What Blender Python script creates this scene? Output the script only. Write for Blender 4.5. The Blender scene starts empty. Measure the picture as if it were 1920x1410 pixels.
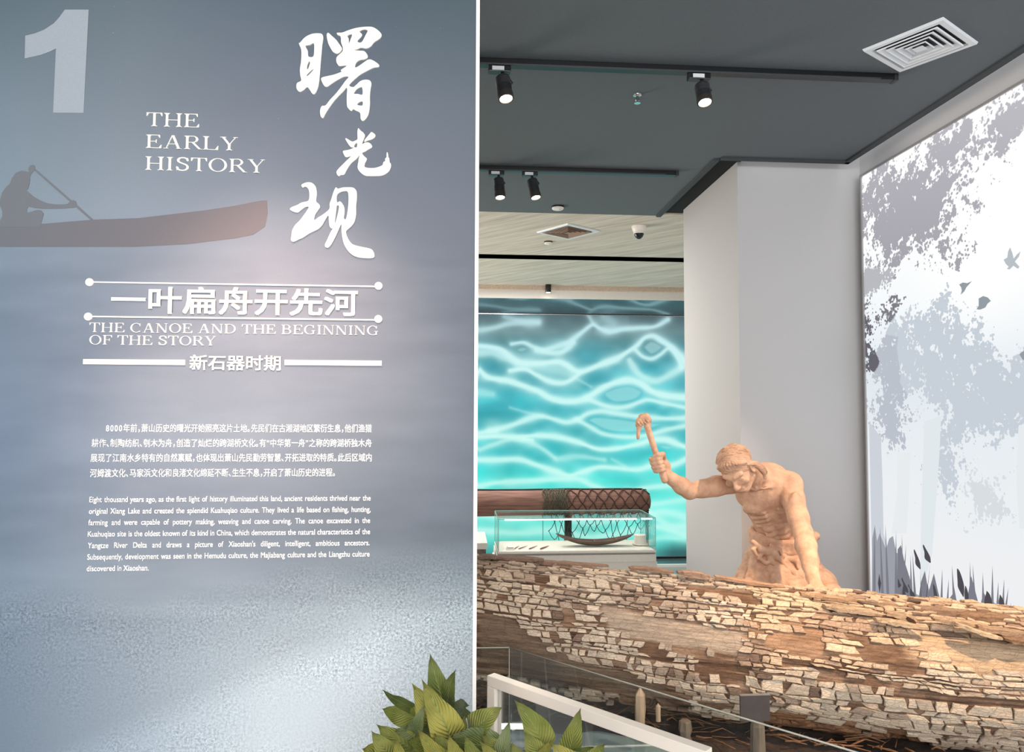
import bpy, bmesh, math, random
import numpy as np
from mathutils import Vector, Matrix
random.seed(7)
rng = np.random.default_rng(7)
SC = bpy.context.scene
COL = SC.collection

# ------------------------------------------------------------------ camera
FPX = 1380.0
CAM = np.array([0.0, 0.0, 1.7])
YAW, PITCH, ROLL = math.radians(4.31), math.radians(2.9), math.radians(0.17)
cd = bpy.data.cameras.new('camera'); cd.sensor_width = 36.0; cd.lens = FPX / 1920 * 36.0
cd.clip_start = 0.05; cd.clip_end = 60
cam = bpy.data.objects.new('camera', cd); COL.objects.link(cam)
Mcam = Matrix.Rotation(-YAW, 4, 'Z') @ Matrix.Rotation(math.radians(90) + PITCH, 4, 'X') @ Matrix.Rotation(ROLL, 4, 'Z')
Mcam.translation = Vector(CAM)
cam.matrix_world = Mcam
SC.camera = cam
R3 = np.array(Mcam.to_3x3())

# ------------------------------------------------------------------ world, lights, exposure
SC.view_settings.view_transform = 'Standard'
SC.view_settings.look = 'None'
SC.view_settings.gamma = 1.0
SC.view_settings.use_curve_mapping = False
SC.view_settings.exposure = 0.0
W = bpy.data.worlds.new('world'); SC.world = W; W.use_nodes = True
W.node_tree.nodes['Background'].inputs[0].default_value = (0.95, 0.97, 1.0, 1)
W.node_tree.nodes['Background'].inputs[1].default_value = 2.1

def kelvin(c, s): return (c[0], c[1], c[2])
def add_spot(name, loc, target, power, color, size=60, blend=0.6, radius=0.03):
    l = bpy.data.lights.new(name, 'SPOT'); l.energy = power; l.color = color
    l.spot_size = math.radians(size); l.spot_blend = blend; l.shadow_soft_size = radius
    o = bpy.data.objects.new(name, l); COL.objects.link(o); o.location = loc
    d = Vector(target) - Vector(loc)
    o.rotation_euler = d.to_track_quat('-Z', 'Y').to_euler()
    return o
def add_area(name, loc, target, power, color, sx, sy):
    l = bpy.data.lights.new(name, 'AREA'); l.energy = power; l.color = color
    l.shape = 'RECTANGLE'; l.size = sx; l.size_y = sy
    o = bpy.data.objects.new(name, l); COL.objects.link(o); o.location = loc
    d = Vector(target) - Vector(loc)
    o.rotation_euler = d.to_track_quat('-Z', 'Y').to_euler()
    return o
WARM = (1.0, 0.66, 0.38); WARMW = (1.0, 0.84, 0.66); NEUT = (1.0, 0.97, 0.93)
# added fill from the hall behind the visitor, an unseen area light
add_area('lobby_fill', (0.3, -2.2, 3.1), (0.3, 1.6, 1.0), 330, (1.0, 0.98, 0.96), 4.0, 1.6)
# spot that washes the text panel
add_spot('panel_wash_spot', (-0.46, 0.95, 3.0), (-0.47, 2.0, 1.62), 135, (1.0, 0.72, 0.58), 42, 1.0, 0.04)
# track spots over the log and the statue (only the left one has a housing, built further down)
add_spot('log_spot', (2.02, 1.55, 3.0), (1.74, 2.62, 0.86), 330, (1.0, 0.70, 0.44), 50, 0.9, 0.04)
add_spot('statue_spot', (1.98, 2.62, 2.98), (1.26, 3.5, 1.25), 150, (1.0, 0.76, 0.54), 46, 0.6, 0.015)
add_spot('left_track_spot', (0.20, 2.86, 2.95), (1.0, 3.2, 1.0), 30, WARMW, 60, 0.8, 0.02)
add_spot('centre_spot', (0.55, 2.0, 3.0), (0.62, 2.95, 0.75), 62, WARMW, 58, 0.9, 0.04)
add_spot('gallery_spot', (0.9, 5.0, 3.0), (1.0, 5.7, 0.9), 22, WARMW, 60, 0.8, 0.04)
add_area('rear_gallery_fill', (0.2, 6.6, 3.05), (0.3, 6.6, 0.0), 90, NEUT, 2.2, 1.2)  # added fill to brighten the rear room, no fixture there
add_area('side_gallery_fill', (-3.6, 7.2, 1.1), (1.2, 6.7, 2.9), 190, (1.0, 0.90, 0.80), 2.4, 2.0)  # added from out of view on the left to lift the beige ceiling

# ------------------------------------------------------------------ pixel <-> world
def ray(px, py):
    d = np.array([(px - 960) / FPX, -(py - 705) / FPX, -1.0]); return R3 @ d
def on_y(px, py, Y): d = ray(px, py); return CAM + d * (Y / d[1])
def on_x(px, py, X): d = ray(px, py); return CAM + d * (X / d[0])
def on_z(px, py, Z): d = ray(px, py); return CAM + d * ((Z - CAM[2]) / d[2])
def proj(P):
    P = np.asarray(P, float); q = (P - CAM) @ R3
    return np.stack([960 + FPX * q[..., 0] / -q[..., 2], 705 - FPX * q[..., 1] / -q[..., 2]], -1)
def V(a): return Vector([float(x) for x in a])

# ------------------------------------------------------------------ colour
def lin1(c):
    c = c / 255.0
    return c / 12.92 if c <= 0.04045 else ((c + 0.055) / 1.055) ** 2.4
def S(r, g, b): return (lin1(r), lin1(g), lin1(b), 1.0)
def s2l(a):
    a = np.clip(np.asarray(a, float) / 255.0, 0, 1)
    return np.where(a <= 0.04045, a / 12.92, ((a + 0.055) / 1.055) ** 2.4)

# ------------------------------------------------------------------ materials
def newmat(name):
    m = bpy.data.materials.new(name); m.use_nodes = True
    nt = m.node_tree; return m, nt, nt.nodes['Principled BSDF'], nt.nodes['Material Output']
def N(nt, t, **kw):
    n = nt.nodes.new(t)
    for k, v in kw.items(): setattr(n, k, v)
    return n
def setv(n, **kw):
    for k, v in kw.items(): n.inputs[k.replace('_', ' ')].default_value = v
def mat(name, col, rough=0.6, metal=0.0, nscale=40, namt=0.12, bump=0.0, bscale=None, spec=0.5, stretch=None, emit=None, es=0.0):
    m, nt, b, out = newmat(name)
    b.inputs['Roughness'].default_value = rough; b.inputs['Metallic'].default_value = metal
    b.inputs['Specular IOR Level'].default_value = spec
    tc = N(nt, 'ShaderNodeTexCoord'); mp = N(nt, 'ShaderNodeMapping')
    nt.links.new(tc.outputs['Object'], mp.inputs[0])
    if stretch: mp.inputs['Scale'].default_value = stretch
    nz = N(nt, 'ShaderNodeTexNoise'); nz.inputs['Scale'].default_value = nscale; nz.inputs['Detail'].default_value = 5
    nt.links.new(mp.outputs[0], nz.inputs['Vector'])
    mr = N(nt, 'ShaderNodeMapRange'); mr.inputs[1].default_value = 0.3; mr.inputs[2].default_value = 0.7
    mr.inputs[3].default_value = 1 - namt; mr.inputs[4].default_value = 1 + namt
    nt.links.new(nz.outputs[0], mr.inputs[0])
    mx = N(nt, 'ShaderNodeVectorMath', operation='SCALE'); mx.inputs[0].default_value = col[:3]
    nt.links.new(mr.outputs[0], mx.inputs['Scale'])
    nt.links.new(mx.outputs[0], b.inputs['Base Color'])
    if bump:
        bn = N(nt, 'ShaderNodeTexNoise'); bn.inputs['Scale'].default_value = bscale or nscale * 3; bn.inputs['Detail'].default_value = 6
        nt.links.new(mp.outputs[0], bn.inputs['Vector'])
        bp = N(nt, 'ShaderNodeBump'); bp.inputs['Strength'].default_value = 1.0; bp.inputs['Distance'].default_value = bump
        nt.links.new(bn.outputs[0], bp.inputs['Height']); nt.links.new(bp.outputs[0], b.inputs['Normal'])
    if emit:
        b.inputs['Emission Color'].default_value = emit; b.inputs['Emission Strength'].default_value = es
    return m
def glass_mat(name, tint=(0.96, 0.99, 0.98, 1), refl=1.0):
    m, nt, b, out = newmat(name); nt.nodes.remove(b)
    tr = N(nt, 'ShaderNodeBsdfTransparent'); tr.inputs[0].default_value = tint
    gl = N(nt, 'ShaderNodeBsdfGlossy'); gl.inputs['Roughness'].default_value = 0.0
    fr = N(nt, 'ShaderNodeFresnel'); fr.inputs[0].default_value = 1.45
    mu = N(nt, 'ShaderNodeMath', operation='MULTIPLY'); mu.inputs[1].default_value = refl
    ms = N(nt, 'ShaderNodeMixShader')
    nt.links.new(fr.outputs[0], mu.inputs[0]); nt.links.new(mu.outputs[0], ms.inputs[0])
    nt.links.new(tr.outputs[0], ms.inputs[1]); nt.links.new(gl.outputs[0], ms.inputs[2])
    nt.links.new(ms.outputs[0], out.inputs[0]); return m

# ------------------------------------------------------------------ objects
def mesh_obj(name, verts, faces, m=None, parent=None, smooth=False):
    me = bpy.data.meshes.new(name); me.from_pydata([tuple(map(float, v)) for v in verts], [], [tuple(f) for f in faces]); me.update()
    return link(name, me, m, parent, smooth)
def link(name, me, m=None, parent=None, smooth=False):
    if m is not None: me.materials.append(m)
    if smooth: me.polygons.foreach_set('use_smooth', [True] * len(me.polygons))
    o = bpy.data.objects.new(name, me); COL.objects.link(o)
    if parent is not None: o.parent = parent; o.matrix_parent_inverse = parent_inv(parent)
    return o
def parent_inv(p):
    M = Matrix.Identity(4); q = p
    while q is not None:
        M = q.matrix_basis.copy() @ M if q.parent is None else (q.matrix_parent_inverse @ q.matrix_basis) @ M
        q = q.parent
    return M.inverted()
def thing(name, label, cat, loc=(0, 0, 0), group=None):
    o = bpy.data.objects.new(name, None); COL.objects.link(o); o.location = [float(x) for x in loc]
    o.empty_display_size = 0.05
    return tag(o, label, cat, group)
def tag(o, label=None, cat=None, group=None, kind=None):
    if label: o['label'] = label
    if cat: o['category'] = cat
    if group: o['group'] = group
    if kind: o['kind'] = kind
    return o
class MB:
    """collects shapes into one mesh"""
    def __init__(s): s.v = []; s.f = []
    def add(s, vs, fs):
        n = len(s.v); s.v += [tuple(map(float, v)) for v in vs]; s.f += [tuple(i + n for i in f) for f in fs]; return s
    def box(s, a, b, M=None):
        x0, y0, z0 = a; x1, y1, z1 = b
        vs = [(x0,y0,z0),(x1,y0,z0),(x1,y1,z0),(x0,y1,z0),(x0,y0,z1),(x1,y0,z1),(x1,y1,z1),(x0,y1,z1)]
        if M is not None: vs = [tuple(M @ Vector(v)) for v in vs]
        return s.add(vs, [(0,3,2,1),(4,5,6,7),(0,1,5,4),(1,2,6,5),(2,3,7,6),(3,0,4,7)])
    def prism(s, pts, z0, z1, flip=False):
        n = len(pts); vs = [(p[0], p[1], z0) for p in pts] + [(p[0], p[1], z1) for p in pts]
        fs = [tuple(reversed(range(n))), tuple(range(n, 2 * n))] + [(i, (i + 1) % n, n + (i + 1) % n, n + i) for i in range(n)]
        return s.add(vs, fs)
    def tube(s, pts, rad, seg=8, cap=True):
        pts = [Vector([float(c) for c in p]) for p in pts]; n = len(pts)
        rs = rad if hasattr(rad, '__len__') else [rad] * n
        base = []; up = None
        for i in range(n):
            t = (pts[min(i + 1, n - 1)] - pts[max(i - 1, 0)])
            t = t.normalized() if t.length > 1e-9 else Vector((0, 0, 1))
            if up is None:
                up = Vector((0, 0, 1)) if abs(t.z) < 0.9 else Vector((1, 0, 0))
            x = up.cross(t)
            if x.length < 1e-6: x = Vector((1, 0, 0)).cross(t)
            x.normalize(); y = t.cross(x); up = y
            for k in range(seg):
                a = 2 * math.pi * k / seg
                base.append(pts[i] + (x * math.cos(a) + y * math.sin(a)) * rs[i])
        fs = []
        for i in range(n - 1):
            for k in range(seg):
                k2 = (k + 1) % seg
                fs.append((i * seg + k, i * seg + k2, (i + 1) * seg + k2, (i + 1) * seg + k))
        if cap: fs += [tuple(reversed(range(seg))), tuple((n - 1) * seg + k for k in range(seg))]
        return s.add(base, fs)
    def lathe(s, prof, c=(0, 0, 0), seg=24, M=None):
        n = len(prof); vs = []
        for r, z in prof:
            for k in range(seg):
                a = 2 * math.pi * k / seg; vs.append((r * math.cos(a), r * math.sin(a), z))
        if M is not None: vs = [tuple(M @ Vector(v)) for v in vs]
        vs = [(v[0] + c[0], v[1] + c[1], v[2] + c[2]) for v in vs]
        fs = []
        for i in range(n - 1):
            for k in range(seg):
                k2 = (k + 1) % seg; fs.append((i * seg + k, i * seg + k2, (i + 1) * seg + k2, (i + 1) * seg + k))
        fs += [tuple(reversed(range(seg))), tuple((n - 1) * seg + k for k in range(seg))]
        return s.add(vs, fs)
    def build(s, name, m=None, parent=None, smooth=False, bevel=0, seg=2, fixn=True):
        me = bpy.data.meshes.new(name); me.from_pydata(s.v, [], s.f); me.update()
        if fixn or bevel:
            bm = bmesh.new(); bm.from_mesh(me)
            if bevel:
                ed = [e for e in bm.edges if len(e.link_faces) == 2 and e.calc_face_angle(0) > 0.5]
                bmesh.ops.bevel(bm, geom=ed, offset=bevel, segments=seg, affect='EDGES', profile=0.6)
            bmesh.ops.recalc_face_normals(bm, faces=bm.faces[:]); bm.to_mesh(me); bm.free()
        o = link(name, me, m, parent, smooth)
        return o
def boxo(name, a, b, m, parent=None, bevel=0): return MB().box(a, b).build(name, m, parent, bevel=bevel)
def struct(o): o['kind'] = 'structure'; return o
def smooth_angle(o, ang=35):
    me = o.data; bm = bmesh.new(); bm.from_mesh(me)
    for f in bm.faces: f.smooth = True
    for e in bm.edges:
        e.smooth = not (len(e.link_faces) == 2 and e.calc_face_angle(0) > math.radians(ang))
    bm.to_mesh(me); bm.free(); return o
def vattr(me, name, arr, typ='FLOAT_COLOR'):
    a = me.attributes.new(name, typ, 'POINT')
    arr = np.asarray(arr, np.float32)
    if typ == 'FLOAT_COLOR':
        if arr.shape[1] == 3: arr = np.concatenate([arr, np.ones((len(arr), 1), np.float32)], 1)
        a.data.foreach_set('color', arr.ravel())
    else: a.data.foreach_set('value', arr.ravel())
def fast_mesh(name, V_, F_):
    """big meshes from numpy arrays (quads or tris)"""
    me = bpy.data.meshes.new(name); V_ = np.asarray(V_, np.float32); F_ = np.asarray(F_, np.int32)
    n, k = F_.shape
    me.vertices.add(len(V_)); me.vertices.foreach_set('co', V_.ravel())
    me.loops.add(n * k); me.loops.foreach_set('vertex_index', F_.ravel())
    me.polygons.add(n); me.polygons.foreach_set('loop_start', np.arange(0, n * k, k, dtype=np.int32))
    me.polygons.foreach_set('loop_total', np.full(n, k, np.int32))
    me.update(calc_edges=True); me.validate(); return me
def grid_faces(nu, nv, wrap=False):
    i, j = np.meshgrid(np.arange(nu - 1), np.arange(nv if wrap else nv - 1), indexing='ij')
    j2 = (j + 1) % nv
    return np.stack([i * nv + j, (i + 1) * nv + j, (i + 1) * nv + j2, i * nv + j2], -1).reshape(-1, 4)

# ------------------------------------------------------------------ noise
_T = rng.random((256, 256))
def vnoise(x, y, wrapy=None):
    xi = np.floor(x).astype(int); yi = np.floor(y).astype(int); fx = x - xi; fy = y - yi
    fx = fx * fx * (3 - 2 * fx); fy = fy * fy * (3 - 2 * fy)
    def g(a, b):
        if wrapy: b = b % wrapy
        return _T[a & 255, b & 255]
    return (g(xi, yi) * (1 - fx) + g(xi + 1, yi) * fx) * (1 - fy) + (g(xi, yi + 1) * (1 - fx) + g(xi + 1, yi + 1) * fx) * fy
def fbm(x, y, o=4, wrapy=None, gain=0.5):
    s = 0; a = 1; t = 0
    for k in range(o):
        s = s + a * vnoise(x * 2 ** k + 17.3 * k, y * 2 ** k + (0 if wrapy else 5.1 * k), wrapy * 2 ** k if wrapy else None); t += a; a *= gain
    return s / t
def inpoly(px, py, poly):
    px = np.asarray(px, float); py = np.asarray(py, float); c = np.zeros(px.shape, bool); n = len(poly)
    for i in range(n):
        x0, y0 = poly[i]; x1, y1 = poly[(i + 1) % n]
        if y0 == y1: continue
        c ^= ((y0 > py) != (y1 > py)) & (px < (x1 - x0) * (py - y0) / (y1 - y0) + x0)
    return c
def seg_dist(px, py, pts):
    """distance to a polyline"""
    d = np.full(np.shape(px), 1e9); 
    for (x0, y0), (x1, y1) in zip(pts[:-1], pts[1:]):
        dx, dy = x1 - x0, y1 - y0; L = dx * dx + dy * dy + 1e-9
        t = np.clip(((px - x0) * dx + (py - y0) * dy) / L, 0, 1)
        d = np.minimum(d, np.hypot(px - x0 - t * dx, py - y0 - t * dy))
    return d
def spline(pts, n=8):
    P = np.array(pts, float); P = np.vstack([2 * P[0] - P[1], P, 2 * P[-1] - P[-2]]); out = []
    for i in range(1, len(P) - 2):
        for k in range(n):
            t = k / n; a, b, c, d = P[i - 1], P[i], P[i + 1], P[i + 2]
            out.append(0.5 * (2 * b + (c - a) * t + (2 * a - 5 * b + 4 * c - d) * t * t + (3 * b - a - 3 * c + d) * t ** 3))
    out.append(P[-2]); return np.array(out)
# ================================================================== room shell
ZC = 3.12
M_CEIL = mat('dark_ceiling_paint', S(94, 101, 106), 0.75, nscale=180, namt=0.06, bump=0.0004, bscale=500)
M_TRIM = mat('dark_ceiling_trim', S(56, 62, 66), 0.7, namt=0.04)
M_BLACK = mat('black_metal', S(14, 14, 16), 0.4, namt=0.1)
M_BLACK2 = mat('black_recess', S(10, 10, 12), 0.9)
M_WALL = mat('grey_wall_paint', S(190, 189, 189), 0.8, nscale=200, namt=0.03, bump=0.0003, bscale=600)
M_WHITE = mat('white_paint', S(232, 228, 222), 0.6, namt=0.02)
M_WHITE2 = mat('white_metal', S(238, 232, 224), 0.35, namt=0.02)
M_FLOOR = mat('grey_floor_stone', S(150, 152, 152), 0.25, nscale=12, namt=0.06)
M_CHROME = mat('brushed_chrome', S(200, 200, 200), 0.2, metal=1.0, namt=0.02)

def beige_ceiling_mat():
    m, nt, b, out = newmat('beige_streaked_ceiling')
    tc = N(nt, 'ShaderNodeTexCoord'); mp = N(nt, 'ShaderNodeMapping')
    m0 = N(nt, 'ShaderNodeMapping'); m0.inputs['Rotation'].default_value = (0, 0, math.radians(45)); mp.inputs['Scale'].default_value = (0.6, 9, 1)
    nt.links.new(tc.outputs['Object'], m0.inputs[0]); nt.links.new(m0.outputs[0], mp.inputs[0])
    nz = N(nt, 'ShaderNodeTexNoise'); setv(nz, Scale=3.0, Detail=6, Roughness=0.65); nt.links.new(mp.outputs[0], nz.inputs['Vector'])
    cr = N(nt, 'ShaderNodeValToRGB'); cr.color_ramp.elements[0].position = 0.3; cr.color_ramp.elements[1].position = 0.7
    cr.color_ramp.elements[0].color = S(184, 174, 162); cr.color_ramp.elements[1].color = S(232, 220, 206)
    nt.links.new(nz.outputs[0], cr.inputs[0]); nt.links.new(cr.outputs[0], b.inputs['Base Color'])
    b.inputs['Roughness'].default_value = 0.7; return m
M_BEIGE = beige_ceiling_mat()

# key points
pc = on_z(1382, 310, ZC); XP, YP = float(pc[0]), float(pc[1])     # front-left corner of the pillar
YPB = YP + 1.0
XW = float(on_y(1612, 330, YP)[0])            # light wall
XFR = 2.95
cA = on_z(1352, 297, ZC); cB = on_z(1235, 407, ZC); cC = on_z(1590, 305, ZC); cL = on_z(897, 394, ZC)
YE = float((cB[1] + cL[1]) / 2)                        # rear edge of the dark ceiling
XA = float((cA[0] + cB[0]) / 2)
YC = float((cA[1] + cC[1]) / 2); XC = float(cC[0])
YWALL = 8.16
print('XW', XW, 'XP', XP, 'YP', YP, 'YE', YE, 'XA', XA, 'YC', YC, 'XC', XC)

struct(boxo('floor', (-6, -4, -0.1), (5, 9.2, 0.0), M_FLOOR))
# dark dropped ceiling: an L shape around the pillar
poly = [(-6, -3.2), (XC, -3.2), (XC, YC), (XA, YC), (XA, YE), (-6, YE)]
struct(MB().prism(poly, ZC, ZC + 0.16).build('ceiling', M_CEIL))
# stepped edge moulding along the ceiling edge
def edge_strip(p0, p1, w, z0, z1, name, m):
    p0 = Vector((*p0, 0)); p1 = Vector((*p1, 0)); t = (p1 - p0).normalized(); n = Vector((-t.y, t.x, 0))
    a, b_, c, d = p0, p1, p1 + n * w, p0 + n * w
    mb = MB(); mb.prism([a[:2], b_[:2], c[:2], d[:2]], z0, z1); return struct(mb.build(name, m, bevel=0.004))
edge_strip((XC, -3.2), (XC, YC + 0.0), 0.035, ZC - 0.012, ZC + 0.02, 'trim_1', M_TRIM)
edge_strip((XC, YC), (XA, YC), 0.035, ZC - 0.012, ZC + 0.02, 'trim_2', M_TRIM)
edge_strip((XA, YC + 0.0), (XA, YE), 0.035, ZC - 0.012, ZC + 0.02, 'trim_3', M_TRIM)
struct(boxo('recess_shade', (XA + 0.0, YC + 0.0, ZC + 0.02), (XP + 0.02, YPB + 0.2, ZC + 0.05), M_BLACK2))  # black plate that paints in the shade of the recess by the pillar
# beige rear ceiling with a black slot
yS0 = float(on_z(1090, 482, ZC)[1]); yS1 = float(on_z(1090, 490, ZC)[1])
struct(boxo('ceiling_rear', (-6, YE - 0.01, ZC + 0.01), (5, yS1, ZC + 0.12), M_BEIGE))
struct(boxo('ceiling_rear_far', (-6, yS0, ZC + 0.01), (5, YWALL + 0.1, ZC + 0.12), M_BEIGE))
struct(boxo('trim_5', (-6, yS1, ZC + 0.05), (5, yS0, ZC + 0.12), M_BLACK2))
yM = YWALL
struct(boxo('trim_6', (-6, yM - 0.03, ZC - 0.04), (5, yM + 0.06, ZC + 0.02), mat('beige_cornice', S(206, 186, 168), 0.6), bevel=0.006))

# right light wall, pillar, small upper band
struct(boxo('wall_right', (XW, -3.2, 0), (XW + 0.15, YP + 0.02, ZC + 0.3), M_WALL))
struct(boxo('wall_pillar', (XP, YP, 0), (XW + 0.15, YPB, ZC + 0.3), M_WALL))
struct(boxo('wall_far_right', (XFR, YPB - 0.3, 0), (XFR + 0.1, YWALL + 0.5, ZC + 0.3), M_WALL))
struct(boxo('wall_behind_pillar', (XW + 0.14, YPB - 0.1, 0), (XFR + 0.1, YPB, ZC + 0.3), M_WALL))

# far wall with the recessed screen
YSCR = 8.45
zt = float(on_y(1090, 561, YWALL)[2]); zts = float(on_y(1090, 590, YSCR)[2])
zb = float(on_y(1260, 1057, YWALL)[2]); zbs = float(on_y(1260, 1043, YSCR)[2])
M_GLOSS = mat('glossy_dark_soffit', S(150, 165, 170), 0.06, metal=0.9, namt=0.02)
print('zt', zt, zts, zb, zbs)
struct(boxo('wall_back', (-6, YWALL, zt), (5, YWALL + 0.5, ZC + 0.3), M_WHITE))
struct(mesh_obj('trim_7', [(-6, YWALL + 0.002, zt), (5, YWALL + 0.002, zt), (5, YSCR, zts), (-6, YSCR, zts)], [(0, 1, 2, 3)], M_GLOSS))
struct(boxo('wall_back_plinth', (-6, YWALL, -0.02), (5, YWALL + 0.5, max(zb, 0.01)), mat('dark_glossy_ledge', S(90, 110, 115), 0.1)))
struct(boxo('baseboard_back', (-6, YWALL - 0.05, 0), (5, YWALL, max(zb, 0.02) + 0.0), M_WHITE))
struct(boxo('wall_left', (-6.1, -3.2, 0), (-6, 8.7, ZC + 0.3), M_WALL))

# ================================================================== water screen
def screen_colour(px, py):
    x = np.where(px < 900, 1800 - px, px)
    cx = (x - 890) * 3.615; cy = (py - 540) * 3.615
    stops = [(-100, (70, 105, 112)), (80, (72, 104, 112)), (190, (84, 106, 112)), (300, (104, 136, 140)), (420, (80, 148, 158)), (560, (68, 164, 178)), (760, (66, 176, 188)),
             (980, (66, 184, 192)), (1150, (60, 192, 196)), (1300, (80, 226, 218)), (1500, (90, 236, 222)), (1700, (96, 228, 214)), (1830, (70, 150, 150))]
    ys = [s[0] for s in stops]; C = np.stack([np.interp(cy, ys, [s[1][k] for s in stops]) for k in range(3)], -1).astype(float)
    n = fbm(cx / 260.0, cy / 150.0, 3)[..., None]
    C = C * (0.86 + 0.28 * n)
    low = np.clip((n - 0.56) * 5, 0, 1) * np.clip((cy[..., None] - 420) / 500, 0, 1)
    C = C * (1 - 0.35 * low) + np.array([60, 235, 220]) * 0.35 * low
    R = [
     ([(0,290),(130,270),(250,240),(430,232)], 26, .75), ([(200,195),(330,225),(430,232)], 14, .5),
     ([(0,390),(100,400),(180,420),(260,480),(330,510),(450,510),(560,500),(620,520),(680,560),(740,565),(850,520),(960,480),(1040,430),(1100,390),(1150,340),(1210,325),(1270,360),(1330,400),(1380,450),(1450,520)], 26, 1.),
     ([(0,440),(120,440),(200,470),(280,510)], 26, .7),
     ([(250,380),(330,370),(400,400),(470,420),(560,395),(650,360),(740,290),(800,250),(850,275),(920,295),(1000,280),(1100,272),(1220,262),(1310,215)], 20, .9),
     ([(770,180),(800,240)], 16, .6), ([(880,190),(930,240),(900,280)], 40, .5),
     ([(420,420),(520,440),(600,430),(670,370)], 20, .9),
     ([(20,540),(80,600),(160,620),(230,630),(320,660),(430,700),(520,750),(620,770),(720,760),(800,720),(880,670),(960,640),(1050,625),(1130,650),(1200,700),(1300,730),(1450,745)], 30, 1.),
     ([(240,560),(340,550),(420,590),(500,630),(580,645),(650,625),(720,570)], 20, .95),
     ([(330,520),(430,530),(560,560),(650,580)], 40, .6),
     ([(1090,420),(1140,465),(1200,480),(1260,450),(1310,410),(1350,430),(1390,500),(1400,540)], 16, .9),
     ([(1050,490),(1100,570),(1160,610),(1230,630),(1320,590),(1450,510)], 26, .8),
     ([(760,750),(860,790),(950,812),(1040,802),(1120,772),(1180,758),(1280,780),(1450,815)], 18, .9),
     ([(0,990),(150,960),(280,920),(380,880),(460,870),(540,890),(620,910),(700,890),(770,850),(860,835),(960,850),(1100,870),(1300,885),(1450,880)], 22, .9),
     ([(690,890),(780,940),(860,985),(960,1005),(1080,1010),(1200,990),(1300,960),(1450,930)], 18, .85),
     ([(0,1010),(150,1005),(300,1010),(420,1000),(560,1010),(700,1045),(830,1090),(950,1090),(1100,1060),(1200,1030),(1300,1030),(1380,1060),(1450,1085)], 24, .95),
     ([(0,1110),(130,1060),(250,1025),(360,1040),(460,1090),(540,1150)], 20, .7),
     ([(0,1165),(150,1165),(300,1162),(420,1200),(540,1240),(640,1270),(720,1250),(840,1215),(960,1220),(1100,1232),(1200,1205),(1290,1210),(1370,1190),(1450,1150)], 22, .9),
     ([(560,1160),(700,1142),(880,1165)], 22, .6), ([(0,1350),(150,1320),(300,1310),(480,1300),(640,1290),(720,1300),(800,1340),(960,1380),(1200,1350),(1450,1330)], 22, .8),
     ([(100,970),(140,970)], 26, .9), ([(330,1022),(390,1030)], 18, .9), ([(0,700),(120,720)], 34, .6),
     ([(240,810),(340,840),(460,870)], 10, .4), ([(700,620),(790,670)], 12, .4), ([(930,1160),(1020,1210)], 12, .4),
     ([(0,1420),(300,1440),(600,1410),(900,1460),(1150,1470),(1450,1430)], 26, .7),
     ([(0,1530),(260,1560),(520,1540),(800,1590),(1100,1540),(1300,1520),(1450,1560)], 26, .7),
     ([(0,1640),(300,1660),(560,1640),(800,1690),(1100,1640),(1250,1620),(1450,1680)], 28, .75),
     ([(900,1420),(1150,1500),(1300,1600),(1450,1620)], 20, .6), ([(1150,1720),(1300,1690),(1450,1720)], 24, .5),
    ]
    G = np.zeros(cx.shape)
    for pts, w, a in R:
        P = spline(pts, 5); m = (cx > P[:, 0].min() - 120) & (cx < P[:, 0].max() + 120) & (cy > P[:, 1].min() - 120) & (cy < P[:, 1].max() + 120)
        if not m.any(): continue
        d = seg_dist(cx[m], cy[m], P); w = w * (0.9 + 0.5 * (fbm(cx[m] / 130., cy[m] / 90., 2) - .35) * 2)
        g = a * (0.84 / (1 + (d / (w * .92)) ** 2.8) + 0.16 * np.exp(-(d / (w * 2.6)) ** 2))
        G[m] = 1 - (1 - G[m]) * (1 - np.clip(g, 0, 0.97))
    lens = [[(270,400),(330,385),(390,410),(330,450),(280,440)], [(420,545),(560,515),(660,570),(580,630),(500,610)], [(1120,400),(1200,345),(1290,400),(1200,465)],
            [(860,700),(960,660),(1060,650),(1150,700),(1090,770),(960,790),(880,750)], [(740,900),(830,860),(1100,890),(1300,920),(1100,990),(900,980)], [(1200,1060),(1300,1050),(1400,1080),(1300,1110)]]
    for P in lens:
        P = [tuple(q) for q in spline(P + [P[0]], 6)]
        m = inpoly(cx, cy, P); dd = seg_dist(cx[m], cy[m], P + [P[0]]); G[m] = np.maximum(G[m], 0.52 * np.clip(dd / 28, 0, 1))
    W_ = np.stack([np.interp(cy, [0, 500, 1300], [190, 206, 206]), np.interp(cy, [0, 500, 1300], [228, 248, 255]), np.interp(cy, [0, 500, 1300], [240, 246, 246])], -1)
    g = G[..., None]; C = C * (1 - g) + W_ * g
    dk = np.clip((cx - 1190) / 150, 0, 1) * np.clip((cy - 1700) / 90, 0, 1); dk = dk[..., None] * 0.8
    C = C * (1 - dk) + np.array([55, 90, 92]) * dk
    return s2l(C)

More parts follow.
